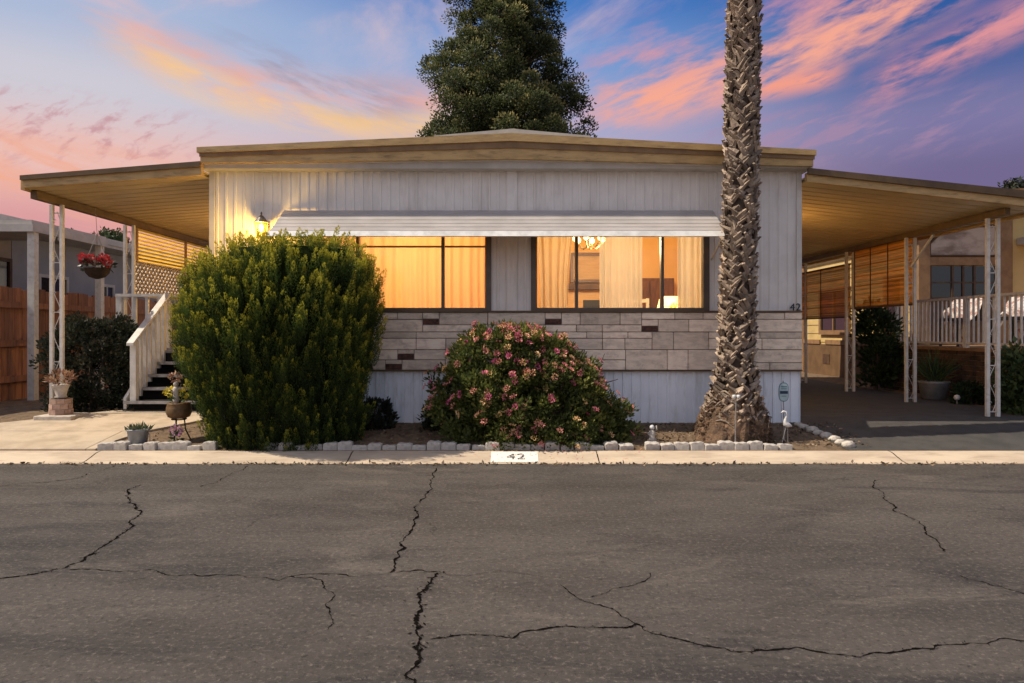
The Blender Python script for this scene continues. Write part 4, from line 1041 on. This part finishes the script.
bush('tall_shrub', [(305, 868, 874), (314, 862, 884), (326, 858, 893), (345, 862, 895), (365, 862, 894), (386, 866, 890)], 12.0, .3, 95, 34, .10, .045, .15, 'fern', 'tall dark leafy shrub growing in front of the yellow wall', 'shrub', .3, inner=.15)
bush('garden_bush', [(350, 1012, 1040), (362, 1008, 1060), (385, 1004, 1060), (405, 1008, 1056), (420, 1014, 1040)], 8.45, .3, 120, 26, .085, .055, .10, 'fern', 'light green leafy bush by the outermost carport post', 'bush', .62, inner=.3)
bush('low_shrub', [(385, 962, 975), (395, 955, 985), (408, 955, 988)], 9.7, .2, 50, 30, .06, .03, .08, 'fern', 'low dark plant at the foot of the brick wall', 'plant', .15)
# spiky plant in a pot below the deck
t = thing('spiky_plant', (PX(934, 10.3), 10.3, .235), 'spiky long leaved potted plant in front of the brick wall', 'potted plant')
x_ = PX(934, 10.3)
MB().lathe([(.13, 0), (.17, .02), (.20, .24), (.215, .27), (.18, .272)], (x_, 10.3, .236), 20).build('pot', 'galv', t, True)
n = 110; a = RNG.uniform(0, 6.28, n); e = RNG.uniform(.35, 1.5, n); D = np.stack([np.cos(a) * np.cos(e), np.sin(a) * np.cos(e), np.sin(e)], 1)
V, Q = leaves(np.tile((x_, 10.3, .5), (n, 1)) + RNG.normal(size=(n, 3)) * .03, D, RNG.uniform(.3, .55, n), .022); npmesh('leaves', V, Q, RNG.uniform(.1, .8, n), 'fern', t)
# white ball light by the wall
t = thing('garden_globe', (PX(957, 9.6), 9.6, .235), 'tiny white globe on a stake in the dark bed below the deck', 'garden light')
MB().tube([(PX(957, 9.6), 9.6, .2), (PX(957, 9.6), 9.6, .30)], .008, 6).build('stake', 'solar', t)
MB().lathe([(.002, 0), (.03, .012), (.042, .04), (.03, .07), (.002, .082)], (PX(957, 9.6), 9.6, .29), 14).build('globe', 'white', t, True)

# --- big conifer behind
TY = 26.0; tx = PX(508, TY)
cf = thing('conifer_tree', (tx, TY, .235), 'tall dark green conifer rising behind the roof of the white home', 'tree')
CRW = [(-125, 505, 511), (-90, 486, 532), (-50, 470, 545), (0, 452, 552), (25, 442, 560), (50, 432, 566), (70, 427, 575), (95, 428, 586), (120, 424, 592), (140, 422, 592), (200, 412, 604), (240, 420, 600)]
zz, fn = profile_fn(CRW, TY)
NT_ = 680
z = RNG.uniform(zz[0], zz[-1], NT_ * 3); h = fn(z)[1]; z = z[RNG.uniform(0, 3.4, len(z)) < h][:NT_]; NT_ = len(z)
c_, h = fn(z); th = RNG.uniform(0, 2 * np.pi, NT_); h = h * (.90 + .08 * np.sin(3 * th + 2.1 * z) + .08 * np.sin(5 * th - 1.3 * z)); r = RNG.uniform(.06, 1.0, NT_) ** .5
ctr = np.stack([c_ + h * r * np.cos(th), TY + h * r * np.sin(th), z], 1)
tr_ = RNG.uniform(.34, .62, NT_); per = 400
d = norm(RNG.normal(size=(NT_, per, 3)) + np.array((0, 0, .25)))
q = RNG.uniform(.25, 1, (NT_, per, 1))
Pp = ctr[:, None] + d * q * tr_[:, None, None] * np.array((1, 1, .8))
D = d + np.array((0, 0, .25)) + RNG.normal(size=d.shape) * .2
V, Q = leaves(Pp.reshape(-1, 3), D.reshape(-1, 3), RNG.uniform(.06, .12, NT_ * per), RNG.uniform(.045, .07, NT_ * per))
ti = (.14 + .72 * q[..., 0] ** 2 * (.55 + .45 * d[..., 2]) + RNG.normal(0, .12, (NT_, 1)) + RNG.normal(0, .07, (NT_, per))).ravel()  # upward side of each tuft tinted paler, its highlight put into the colour
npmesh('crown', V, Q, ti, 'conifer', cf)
mb = MB().tube([(tx, TY, .1), (tx + .05, TY, 6), (tx, TY, 12), (tx, TY, 17.2)], [.42, .33, .2, .04], 10)
for i in range(0, NT_, 3):
    b0 = (tx, TY, ctr[i, 2] - .35 * h[i] * r[i]); mb.tube([b0, tuple((np.array(b0) + ctr[i]) / 2 + np.array((0, 0, -.1))), tuple(ctr[i])], [.06, .04, .015], 4)
mb.build('trunk', 'bark', cf)
# --- two small trees far left, one at the far right
def far_tree(px, py0, py1, w, Y, label, m='tree'):
    x_ = PX(px, Y); t = thing('leafy_tree', (x_, Y, .235), label, 'tree')
    zt_, zb = PZ(py0, Y), PZ(py1, Y) ; hw_ = w / 2 * Y / F; cz_ = zt_ - hw_
    nc = 90; d = norm(RNG.normal(size=(nc, 3))) * RNG.uniform(.3, 1, (nc, 1)) ** .5 * np.array((hw_, hw_, hw_ * .95)); per = 60
    Pp = np.array((x_, Y, cz_)) + d[:, None] + RNG.normal(size=(nc, per, 3)) * hw_ * .14
    D = RNG.normal(size=(nc, per, 3)) + np.array((0, 0, .3))
    V, Q = leaves(Pp.reshape(-1, 3), D.reshape(-1, 3), RNG.uniform(.1, .2, nc * per), RNG.uniform(.06, .1, nc * per)); npmesh('crown', V, Q, RNG.normal(.4, .2, nc * per), m, t)
    mb = MB().tube([(x_, Y, .1), (x_ + .05, Y, cz_ * .6), (x_, Y, cz_)], [.16, .12, .06], 8)
    for k in range(6):
        a = k * 1.05; mb.tube([(x_, Y, cz_ * .7), (x_ + hw_ * .6 * math.cos(a), Y + hw_ * .6 * math.sin(a), cz_ + hw_ * .2)], [.06, .02], 5)
    mb.build('trunk', 'bark', t)
far_tree(108, 232, 262, 40, 30, 'green tree top showing above the grey roof behind the hanging basket')
far_tree(70, 233, 262, 26, 34, 'smaller green tree top showing above the grey roof by the white posts')
far_tree(1022, 179, 200, 44, 24, 'dark tree top peeking over the carport roof at the far right', 'hedge')

# --- palm
pa = thing('palm_tree', (PX(735, 7.3), 7.3, .12), 'tall palm trunk with criss-cross frond stubs and a flared root mass', 'palm tree')
PYc = 7.34
def pcx(z): return np.interp(z, [.1, 1.2, 2.6, 5, 9.5], [PX(734, PYc), PX(737, PYc), PX(740.5, PYc), PX(744.5, PYc), PX(748, PYc)])
def prd(z): return np.interp(z, [.1, .5, .75, 1.0, 2.6, 4.7, 9.5], [.30, .235, .175, .156, .150, .138, .128])
Zs = np.linspace(.08, 9.6, 60)
mb = MB().tube([(float(pcx(q)), PYc, q) for q in Zs], [float(prd(q)) * .93 for q in Zs], 18); mb.build('trunk', 'palmcore', pa, True)
mb = MB(); random.seed(8); k = 0; z = .26
while z < 9.5:
    th = k * 2.39996 + random.gauss(0, .35); r = float(prd(z)); cx_ = float(pcx(z))
    r = r if z > .9 else float(np.interp(z, [.1, .3, .5, .75, .9], [.385, .315, .25, .198, .17])); cx_ -= .03 * max(0, .8 - z)
    o = Vector((math.cos(th), math.sin(th), 0)); tg = Vector((-math.sin(th), math.cos(th), 0)); upv = Vector((0, 0, 1))
    L = random.uniform(.08, .145) ; w0 = random.uniform(.024, .048); tilt = random.uniform(-.04, .20); ti = random.random(); lean = random.gauss(0, .3) + (1.15 if k % 2 else -1.15) * (1 if z < 3 else .8)
    b = Vector((cx_, PYc, z)) + o * r * .93
    ax = (upv + o * tilt + tg * lean).normalized(); nr_ = (o - ax * o.dot(ax)).normalized(); sd_ = ax.cross(nr_)
    rows_ = []
    for s, wk, hk in ((0, 1, .0), (.35, .82, .018), (.7, .55, .026), (1, .34, .030)):
        wv = w0 * wk * random.uniform(.88, 1.1); p = b + ax * L * s + nr_ * (hk * .6)
        th_ = .014
        rows_.append([p - sd_ * wv, p + nr_ * th_ * 1.5, p + sd_ * wv, p - nr_ * th_])
    n0 = len(mb.v)
    for rw in rows_: mb.v += [tuple(q) for q in rw]
    for i in range(3):
        for j in range(4):
            j2 = (j + 1) % 4; mb.f.append((n0 + i * 4 + j, n0 + i * 4 + j2, n0 + (i + 1) * 4 + j2, n0 + (i + 1) * 4 + j)); mb.t.append(ti * (.85 if j in (2, 3) else 1))
    mb.f.append((n0 + 12, n0 + 13, n0 + 14, n0 + 15)); mb.t.append(min(1, ti + .25))
    k += 1; z += .0036 if z > .75 else .0030
mb.build('frond_stubs', 'palmbark', pa)
# flared root mass with fibres
mb = MB(); n = 48; prof = [(.375, .03), (.37, .14), (.345, .24), (.30, .34), (.255, .43), (.215, .53), (.19, .60)]
cxr = PX(732, PYc)
for i, (r, z) in enumerate(prof):
    for j in range(n):
        th = 2 * math.pi * j / n; rr = r * (1 + .10 * math.cos(th - 3.3) * (1 - i / 6)) * (1 + .06 * math.sin(3 * th + 1) + .05 * math.sin(8 * th + z * 11) + .035 * random.gauss(0, 1))
        mb.v.append((cxr + .012 * i + rr * math.cos(th), PYc + .92 * rr * math.sin(th), z + .08))
for i in range(len(prof) - 1):
    for j in range(n): mb.f.append((i * n + j, i * n + (j + 1) % n, (i + 1) * n + (j + 1) % n, (i + 1) * n + j)); mb.t.append(random.random())
mb.f.append(tuple(range((len(prof) - 1) * n, len(prof) * n))); mb.t.append(.5)
for k in range(900):
    th = random.uniform(0, 6.28); z = random.uniform(.10, .60); r = float(np.interp(z - .08, [p[1] for p in prof], [p[0] for p in prof])) * .99
    p = Vector((cxr + .05 * z + r * math.cos(th), PYc + .92 * r * math.sin(th), z)); o = Vector((math.cos(th), math.sin(th), 0))
    tg = Vector((-math.sin(th), math.cos(th), 0))
    p2 = p + o * random.uniform(.012, .035) + Vector((0, 0, random.uniform(-.06, .03))) + tg * random.gauss(0, .03)
    mb.tube([tuple(p), tuple((p + p2) / 2 + o * .012), tuple(p2)], [.009, .007, .002], 4, random.random())
mb.build('root_mass', 'palmroot', pa)
mb = MB()                                     # pale dead frond stalks curling over the base
for k in range(11):
    th = random.uniform(3.3, 6.1); r = .30; z = random.uniform(.3, .62); p = []
    for j in range(7):
        a = th + (j / 6) * random.uniform(.5, .9) * (1 if k % 2 else -1) * .8; zz_ = z + .06 * math.sin(j / 6 * 3) - .11 * (j / 6)
        rr = float(np.interp(zz_ - .08, [q[1] for q in prof], [q[0] for q in prof])) * 1.05 + .012; p.append((cxr + .03 + rr * math.cos(a), PYc + .92 * rr * math.sin(a), zz_))
    MB().tube(p, [.006, .010, .011, .010, .008, .006, .003], 6, random.uniform(.2, .7)).build('dead_stalk', 'palmbark', pa, True)
# crown far above the picture
Pf, Df = [], []; top = np.array((float(pcx(9.5)), PYc, 9.6)); mb = MB()
for k in range(38):
    a = k * 2.4; e = 1.25 - 1.7 * k / 38; pts = []
    for j in range(9):
        s = j / 8 * 2.4; p = top + np.array((math.cos(a) * math.cos(e) * s, math.sin(a) * math.cos(e) * s, math.sin(e) * s - .22 * s * s)); pts.append(p)
        if j > 1:
            for sgn in (-1, 1):
                for u in range(4):
                    Pf.append(p + (pts[-1] - pts[-2]) * (u / 4 - 1)); Df.append(np.array((-math.sin(a) * sgn, math.cos(a) * sgn, -.35)) + .8 * norm(pts[-1] - pts[-2]))
    mb.tube([tuple(p) for p in pts], [.025 - .0025 * j for j in range(9)], 5)
V, Q = leaves(np.array(Pf), np.array(Df), RNG.uniform(.35, .55, len(Pf)), .03)
cr = npmesh('crown', V, Q, RNG.uniform(.2, .8, len(Q)), 'frond', pa); mb.build('frond_ribs', 'bark', cr)

# ------------------------------------------------------------------ edging, rocks
def edge_block(loc, hgt, rot, proto=[]):
    if not proto:
        mb = MB(); w, d = .071, .045
        mb.prism_xz([(-w, -.05), (w, -.05), (w, .070), (w * .55, .082), (0, .076), (-w * .55, .082), (-w, .068)], -d, d)
        proto.append(mb.build('edging_block', 'edge', None, bevel=.008)); o = proto[0]
    else: o = proto[0].copy(); COL.objects.link(o)
    o.location = loc; o.rotation_euler = (random.gauss(0, .06), random.gauss(0, .05), rot + random.gauss(0, .09)); o.scale = (random.uniform(.9, 1.1), 1, hgt * .86)
    return o
random.seed(12)
def edge_run(x0, x1, y0, label, group):
    x_ = x0; i = 0
    while x_ < x1:
        tag(edge_block((x_, y0 + random.gauss(0, .006), gz(y0) + .0), random.choice((.72, .8, 1.02, 1.1)) if i % 2 else random.choice((.55, .7, .95)), 0), label, 'edging block', group); x_ += .146; i += 1
edge_run(PX(108, 6.93), PX(216, 6.93), 6.93, 'pale concrete edging block in the short row by the grey metal pot', 'edging blocks by the walk')
edge_run(PX(272, 6.93), PX(640, 6.93), 6.93, 'pale concrete edging block in the row in front of the flowering bush', 'edging blocks before the bushes')
edge_run(PX(652, 6.93), PX(790, 6.93), 6.93, 'pale concrete edging block in the row in front of the palm', 'edging blocks before the palm')
def rock(loc, s, label, seed):
    rg = random.Random(seed); mb = MB(); n, mrow = 10, 6
    for i in range(mrow + 1):
        ph = -math.pi / 2 + math.pi * i / mrow
        for j in range(n):
            th = 2 * math.pi * j / n; r = 1 + rg.uniform(-.22, .22) * math.cos(ph)
            mb.v.append((loc[0] + s * 1.25 * r * math.cos(ph) * math.cos(th), loc[1] + s * r * math.cos(ph) * math.sin(th), loc[2] + s * .75 * r * math.sin(ph)))
    for i in range(mrow):
        for j in range(n): mb.f.append((i * n + j, i * n + (j + 1) % n, (i + 1) * n + (j + 1) % n, (i + 1) * n + j)); mb.t.append(.5)
    o = mb.build('white_rock', 'rock', None, True, loc); return tag(o, label, 'rock', 'white rocks along the driveway')
for i, (px, py, s) in enumerate([(798, 424, .04), (803, 427, .05), (812, 430, .055), (818, 432, .045), (826, 437, .055), (834, 439, .05), (840, 446, .045), (848, 449, .06)]):
    Y = 7.8 - i * .115; rock((PX(px, Y), Y, gz(Y) + s * .3), s, 'white rock in the line between the bed and the driveway' if i < 6 else ('larger white rock at the kerb end of the bed by the driveway' if i == 7 else 'small white rock second from the kerb, bed by the driveway'), i)
# fine litter and clods in the bed
n = 1500; X = np.concatenate([RNG.uniform(-3.9, 3.6, 1000), RNG.uniform(1.2, 3.6, 500)]); Y = RNG.uniform(6.98, 7.9, n)
Zb = .06 + .175 * (Y - 6.82) / 1.38
Yg = 6.525 - np.abs(RNG.normal(0, .035, 900)); X = np.concatenate([X, RNG.uniform(-7, 7, 900)]); Y = np.concatenate([Y, Yg]); Zb = np.concatenate([Zb, np.full(900, .001)]); n += 900      # and grit in the gutter
V, Q = leaves(np.stack([X, Y, Zb + .004], 1), np.stack([RNG.normal(size=n), RNG.normal(size=n), RNG.uniform(0, .6, n)], 1), RNG.uniform(.015, .05, n), RNG.uniform(.008, .03, n))
M['litter'] = leafmat('dry_leaf_litter', (.06, .04, .025), (.2, .13, .075), (.38, .28, .18), .1)
tag(npmesh('leaf_litter', V, Q, RNG.uniform(0, 1, n), 'litter'), 'dry leaf litter and grit on the soil bed and along the gutter', 'leaf litter', None, 'stuff')

n = 130; X = RNG.normal(PX(560, 7), .55, n); Y = RNG.uniform(6.62, 7.0, n); Zb = np.interp(Y, [6.52, 6.60, 6.68, 6.755, 6.80, 6.86, 7.0], [.004, .014, .035, .058, .066, .072, .09])
V, Q = leaves(np.stack([X, Y, Zb + .004], 1), np.stack([RNG.normal(size=n), RNG.normal(size=n), RNG.uniform(0, .3, n)], 1), RNG.uniform(.010, .022, n), RNG.uniform(.007, .013, n))
tag(npmesh('fallen_petals', V, Q, RNG.uniform(0, 1, n), 'lanflower'), 'fallen pink and peach petals below the flowering bush', 'petals', None, 'stuff')
# ------------------------------------------------------------------ kerb number
Yk = 6.68
def kz(Y): return float(np.interp(Y, [6.52, 6.60, 6.68, 6.755, 6.80, 6.85], [.004, .014, .035, .058, .066, .068]))
x0, x1 = PX(491, 6.7), PX(538, 6.7)
mb = MB(); yy = [6.56, 6.60, 6.68, 6.755, 6.80]
for a, b in zip(yy, yy[1:]): mb.quad((x0, a, kz(a) + .003), (x1, a, kz(a) + .003), (x1, b, kz(b) + .003), (x0, b, kz(b) + .003))
kn = mb.build('kerb_number', 'whitekerb', None, loc=((x0 + x1) / 2, 6.68, .035)); tag(kn, 'white rectangle painted on the kerb with the worn black number 42', 'painted number')
sl_ = math.atan2(kz(6.755) - kz(6.60), .155)
text('digits', '42', .17, 'inkkerb', kn, (PX(516, 6.68), 6.676, kz(6.676) + .0085), (sl_, 0, 0), .001)

# ------------------------------------------------------------------ small garden things
# security sign
Ys = 7.22; xs_, zs_ = PX(783.5, Ys), PZ(392, Ys)
t = thing('yard_sign', (xs_, Ys, gz(Ys)), 'small oval teal and white sign on a thin stake near the corner of the home', 'sign')
def oval(cx, cz, rx, rz, y0, y1, n=24, pw=3.0):
    p = []
    for k in range(n):
        a = 2 * math.pi * k / n; cs, sn = math.cos(a), math.sin(a); r = (abs(cs) ** pw + abs(sn) ** pw) ** (-1 / pw); p.append((cx + rx * r * cs, cz + rz * r * sn))
    return MB().prism_xz(p, y0, y1)
oval(xs_, zs_, .052, .098, Ys - .008, Ys).build('backplate', 'signteal', t)
oval(xs_, zs_, .046, .091, Ys - .011, Ys - .0085).build('face', 'signpale', t)
mb = MB().box(xs_ - .04, xs_ + .04, Ys - .014, Ys - .0115, zs_ - .018, zs_ + .012); mb.build('band', 'signblue', t)
mb = MB().box(xs_ - .028, xs_ + .028, Ys - .014, Ys - .0115, zs_ + .030, zs_ + .038).box(xs_ - .024, xs_ + .024, Ys - .014, Ys - .0115, zs_ - .045, zs_ - .038).box(xs_ - .03, xs_ + .03, Ys - .014, Ys - .0115, zs_ + .05, zs_ + .062)
mb.build('lettering', 'signteal', t)
MB().tube([(xs_ + .008, Ys + .004, gz(Ys) - .05), (xs_, Ys + .004, zs_ + .115)], .006, 6).build('stake', 'solar', t)
# white bird ornament on wire legs
Yb = 7.12; xb_ = PX(786.5, Yb); zb_ = PZ(425, Yb)
t = thing('bird_ornament', (xb_, Yb, gz(Yb)), 'little white bird ornament on two thin wire legs beside the teal sign', 'garden ornament')
MB().tube([(xb_ + .055, Yb, zb_ - .012), (xb_ + .02, Yb, zb_ + .0), (xb_ - .01, Yb, zb_ + .012), (xb_ - .014, Yb, zb_ + .05), (xb_ + .004, Yb, zb_ + .10), (xb_ - .006, Yb, zb_ + .135), (xb_ - .03, Yb, zb_ + .137), (xb_ - .06, Yb, zb_ + .125)], [.006, .027, .030, .014, .009, .011, .012, .002], 8).build('body', 'white', t, True)
MB().tube([(xb_ - .005, Yb, zb_ - .015), (xb_ - .055, Yb - .01, gz(Yb) - .02)], .004, 5).tube([(xb_ + .01, Yb, zb_ - .015), (xb_ + .02, Yb + .01, gz(Yb) - .02)], .004, 5).build('legs', 'solar', t)
# stake light before the palm
Yl = 6.98; xl_ = PX(736, Yl); zl_ = PZ(397, Yl)
t = thing('stake_light', (xl_, Yl, gz(Yl)), 'thin metal stake with two small white lamp heads in front of the palm base', 'garden light')
MB().tube([(xl_ - .008, Yl, gz(Yl) - .05), (xl_, Yl, zl_)], .0065, 6).build('stake', 'solar', t)
for s in (-1, 1):
    MB().lathe([(.004, -.02), (.016, -.012), (.02, .012), (.012, .022), (.001, .024)], (xl_ + s * .022, Yl - .01, zl_), 10).build('lamp_head', 'white', t, True)
MB().box(xl_ - .03, xl_ + .05, Yl + .005, Yl + .04, zl_ + .012, zl_ + .02).build('solar_panel', 'solar', t)
# small white figurine by the flowering bush
Yf = 7.2; xf, zf_ = PX(652, Yf), gz(Yf)
t = thing('figurine', (xf, Yf, zf_), 'small pale garden figurine on the soil right of the flowering bush', 'garden ornament')
MB().lathe([(.045, 0), (.05, .015), (.03, .03), (.034, .06), (.03, .10), (.014, .115)], (xf, Yf, zf_), 12).build('body', 'urn', t, True)
MB().lathe([(.008, 0), (.024, .015), (.026, .035), (.016, .052), (.002, .058)], (xf, Yf, zf_ + .112), 10).build('head', 'white', t, True)
MB().tube([(xf + .02, Yf, zf_ + .09), (xf + .05, Yf - .01, zf_ + .12), (xf + .045, Yf, zf_ + .16)], [.012, .01, .006], 6).tube([(xf - .02, Yf, zf_ + .09), (xf - .045, Yf - .01, zf_ + .08), (xf - .03, Yf - .03, zf_ + .06)], [.012, .01, .006], 6).build('arms', 'urn', t, True)
# galvanised pot
Yp = 7.02; xp, zp_ = PX(138, Yp), gz(Yp) + .0
t = thing('metal_pot', (xp, Yp, zp_), 'grey metal bucket pot of succulents at the corner of the bed by the walk', 'planter')
mb = MB().lathe([(.080, 0), (.082, .01), (.098, .15), (.108, .16), (.108, .175), (.095, .176), (.090, .15)], (xp, Yp, zp_), 22)
mb.tube([(xp + .10, Yp - .01, zp_ + .16), (xp + .13, Yp - .02, zp_ + .10), (xp + .13, Yp - .02, zp_ + .03)], .004, 5)
mb.build('bucket', 'galv', t, True); MB().lathe([(.002, .145), (.09, .145)], (xp, Yp, zp_), 16).build('soil', 'soil', t)
n = 70; a = RNG.uniform(0, 6.28, n); e = RNG.uniform(.3, 1.4, n); D = np.stack([np.cos(a) * np.cos(e), np.sin(a) * np.cos(e), np.sin(e)], 1); o = np.stack([RNG.uniform(-.08, .08, n), RNG.uniform(-.07, .07, n), np.full(n, .15)], 1)
V, Q = leaves(np.array((xp, Yp, zp_)) + o, D, RNG.uniform(.05, .11, n), RNG.uniform(.02, .035, n)); npmesh('leaves', V, Q, RNG.uniform(.2, 1, n), 'succ', t)
# copper pot on a stand with yellow flowers and ornament
Yq = 7.22; xq = PX(179, Yq); zq = PZ(418, Yq)
t = thing('pot_stand', (xq, Yq, gz(Yq)), 'black three legged iron stand under the rusty round pot', 'plant stand')
for k in range(3):
    a = k * 2.094 + .5
    MB().tube([(xq + .05 * math.cos(a), Yq + .05 * math.sin(a), zq - .003), (xq + .06 * math.cos(a), Yq + .06 * math.sin(a), (zq + gz(Yq)) / 2), (xq + .115 * math.cos(a), Yq + .115 * math.sin(a), gz(Yq) - .01)], .007, 5).build('leg', 'black', t)
MB().tube([(xq + .07 * math.cos(a), Yq + .07 * math.sin(a), zq - .01) for a in np.linspace(0, 6.28, 17)], .007, 5).build('ring', 'black', t)
t = thing('round_pot', (xq, Yq, zq), 'rusty brown round pot with yellow flowers on the black stand', 'planter')
MB().lathe([(.07, 0), (.105, .015), (.125, .06), (.122, .11), (.112, .145), (.118, .155), (.105, .157)], (xq, Yq, zq), 24).build('pot', 'rust', t, True)
V, Q = blob(60, (xq, Yq, zq + .19), (.1, .08, .07), .07, .022, 1.2); npmesh('leaves', V, Q, RNG.uniform(.2, .9, len(Q)), 'fern', t)
for dx, dz, nn in ((-.085, .27, 70), (.075, .26, 60), (.10, .33, 22)):
    V, Q = blob(nn, (xq + dx, Yq - .02, zq + dz), (.045, .04, .05), .035, .022, .1); npmesh('flower', V, Q, RNG.uniform(0, 1, len(Q)), 'yellow', t)
t = thing('garden_figure', (xq - .01, Yq, zq + .15), 'weathered little garden figure with a pinkish flower top standing in the rusty pot', 'garden ornament')
MB().lathe([(.030, 0), (.034, .03), (.026, .11), (.034, .15), (.016, .175)], (xq - .012, Yq - .04, zq + .155), 12).build('body', 'urn', t, True)
MB().lathe([(.008, 0), (.024, .014), (.026, .034), (.015, .052), (.002, .056)], (xq - .012, Yq - .04, zq + .327), 12).build('head', 'urn', t, True)
MB().tube([(xq - .012, Yq - .038, zq + .30), (xq - .045, Yq - .05, zq + .27), (xq - .065, Yq - .05, zq + .29)], [.012, .009, .007], 6).tube([(xq - .005, Yq - .038, zq + .30), (xq + .03, Yq - .05, zq + .31), (xq + .045, Yq - .05, zq + .35)], [.012, .009, .007], 6).build('arms', 'urn', t, True)
V, Q = blob(44, (xq - .015, Yq - .03, zq + .425), (.06, .03, .04), .045, .03, .2); npmesh('flower_top', V, Q, RNG.uniform(.2, 1, len(Q)), 'pinkleaf', t)
t = thing('pink_flower', (xq + .02, Yq - .08, gz(Yq - .08)), 'small pink flowering plant under the black pot stand', 'flower')
V, Q = blob(50, (xq + .015, Yq - .10, gz(7.1) + .13), (.05, .04, .05), .04, .025); npmesh('petals', V, Q, RNG.uniform(0, 1, len(Q)), 'pinkflower', t)
V, Q = blob(50, (xq + .015, Yq - .10, gz(7.1) + .05), (.06, .05, .06), .05, .02); npmesh('leaves', V, Q, RNG.uniform(0, 1, len(Q)), 'fern', t)
# urn on a round brick pedestal
Yu = 8.15; xu, zu = PX(61, Yu), gz(8.15) + .0
t = thing('brick_pedestal', (xu, Yu, zu), 'round pale brick pedestal by the foot of the front white post', 'pedestal')
MB().box(xu - .19, xu + .24, Yu - .2, Yu + .17, zu - .03, zu + .045).build('slab', 'urn', t, bevel=.01)
mb = MB(); random.seed(2)
for r in range(3):
    for k in range(9):
        a = 2 * math.pi * (k + .5 * (r % 2)) / 9; b = a + 2 * math.pi / 9 - .05; R, Ri = .125 - .004 * r, .05; z0 = zu + .046 + r * .062
        q = [(xu + R * math.cos(a), Yu + R * math.sin(a)), (xu + R * math.cos(b), Yu + R * math.sin(b)), (xu + Ri * math.cos(b), Yu + Ri * math.sin(b)), (xu + Ri * math.cos(a), Yu + Ri * math.sin(a))]
        mb.prism_xy(q[::1], z0 + .002, z0 + .058, random.random())
mb.build('bricks', 'pinkbrick', t); MB().lathe([(.112, .046), (.108, .228)], (xu, Yu, zu), 18).build('mortar', 'urn', t)
t = thing('urn_planter', (xu, Yu, zu + .232), 'pale tapered urn of reddish succulents on the brick pedestal', 'planter')
MB().lathe([(.06, 0), (.066, .015), (.055, .03), (.075, .11), (.092, .145), (.092, .16), (.08, .16)], (xu, Yu, zu + .233), 20).build('urn', 'urn', t, True)
V, Q = blob(150, (xu, Yu, zu + .46), (.15, .12, .075), .065, .025, .7); npmesh('leaves', V, Q, RNG.normal(.55, .25, len(Q)), 'pinkleaf', t)
# hanging basket
Yh = 8.85; xh = PX(97, Yh); zh = PZ(279, Yh)
t = thing('hanging_basket', (xh, Yh, zh), 'dark hanging basket of red flowers below the patio cover', 'hanging basket')
MB().lathe([(.02, 0), (.09, .025), (.135, .075), (.15, .13), (.155, .135), (.14, .136)], (xh, Yh, zh), 22, wob=.02).build('basket', 'moss', t, True)
mb = MB()
for k in range(4):
    a = k * 1.57 + .4; mb.tube([(xh + .15 * math.cos(a), Yh + .15 * math.sin(a), zh + .13), (xh, Yh, zh + .58)], .003, 4)
mb.tube([(xh, Yh, zh + .58), (xh - .02, Yh, 2.80)], .003, 4); mb.build('wires', 'solar', t)
V, Q = blob(110, (xh, Yh, zh + .17), (.18, .16, .08), .07, .04); npmesh('leaves', V, Q, RNG.uniform(0, .8, len(Q)), 'hedge', t)
for dx, dz, nn in ((-.14, .25, 46), (.12, .25, 46), (0, .22, 40), (.17, .20, 34), (-.05, .25, 34)):
    V, Q = blob(nn, (xh + dx, Yh - .07, zh + dz), (.05, .045, .045), .045, .035); npmesh('flower', V, Q, RNG.uniform(0, 1, len(Q)) * (.5 if dx else 1) + (0 if dx else .3), 'redflower', t)
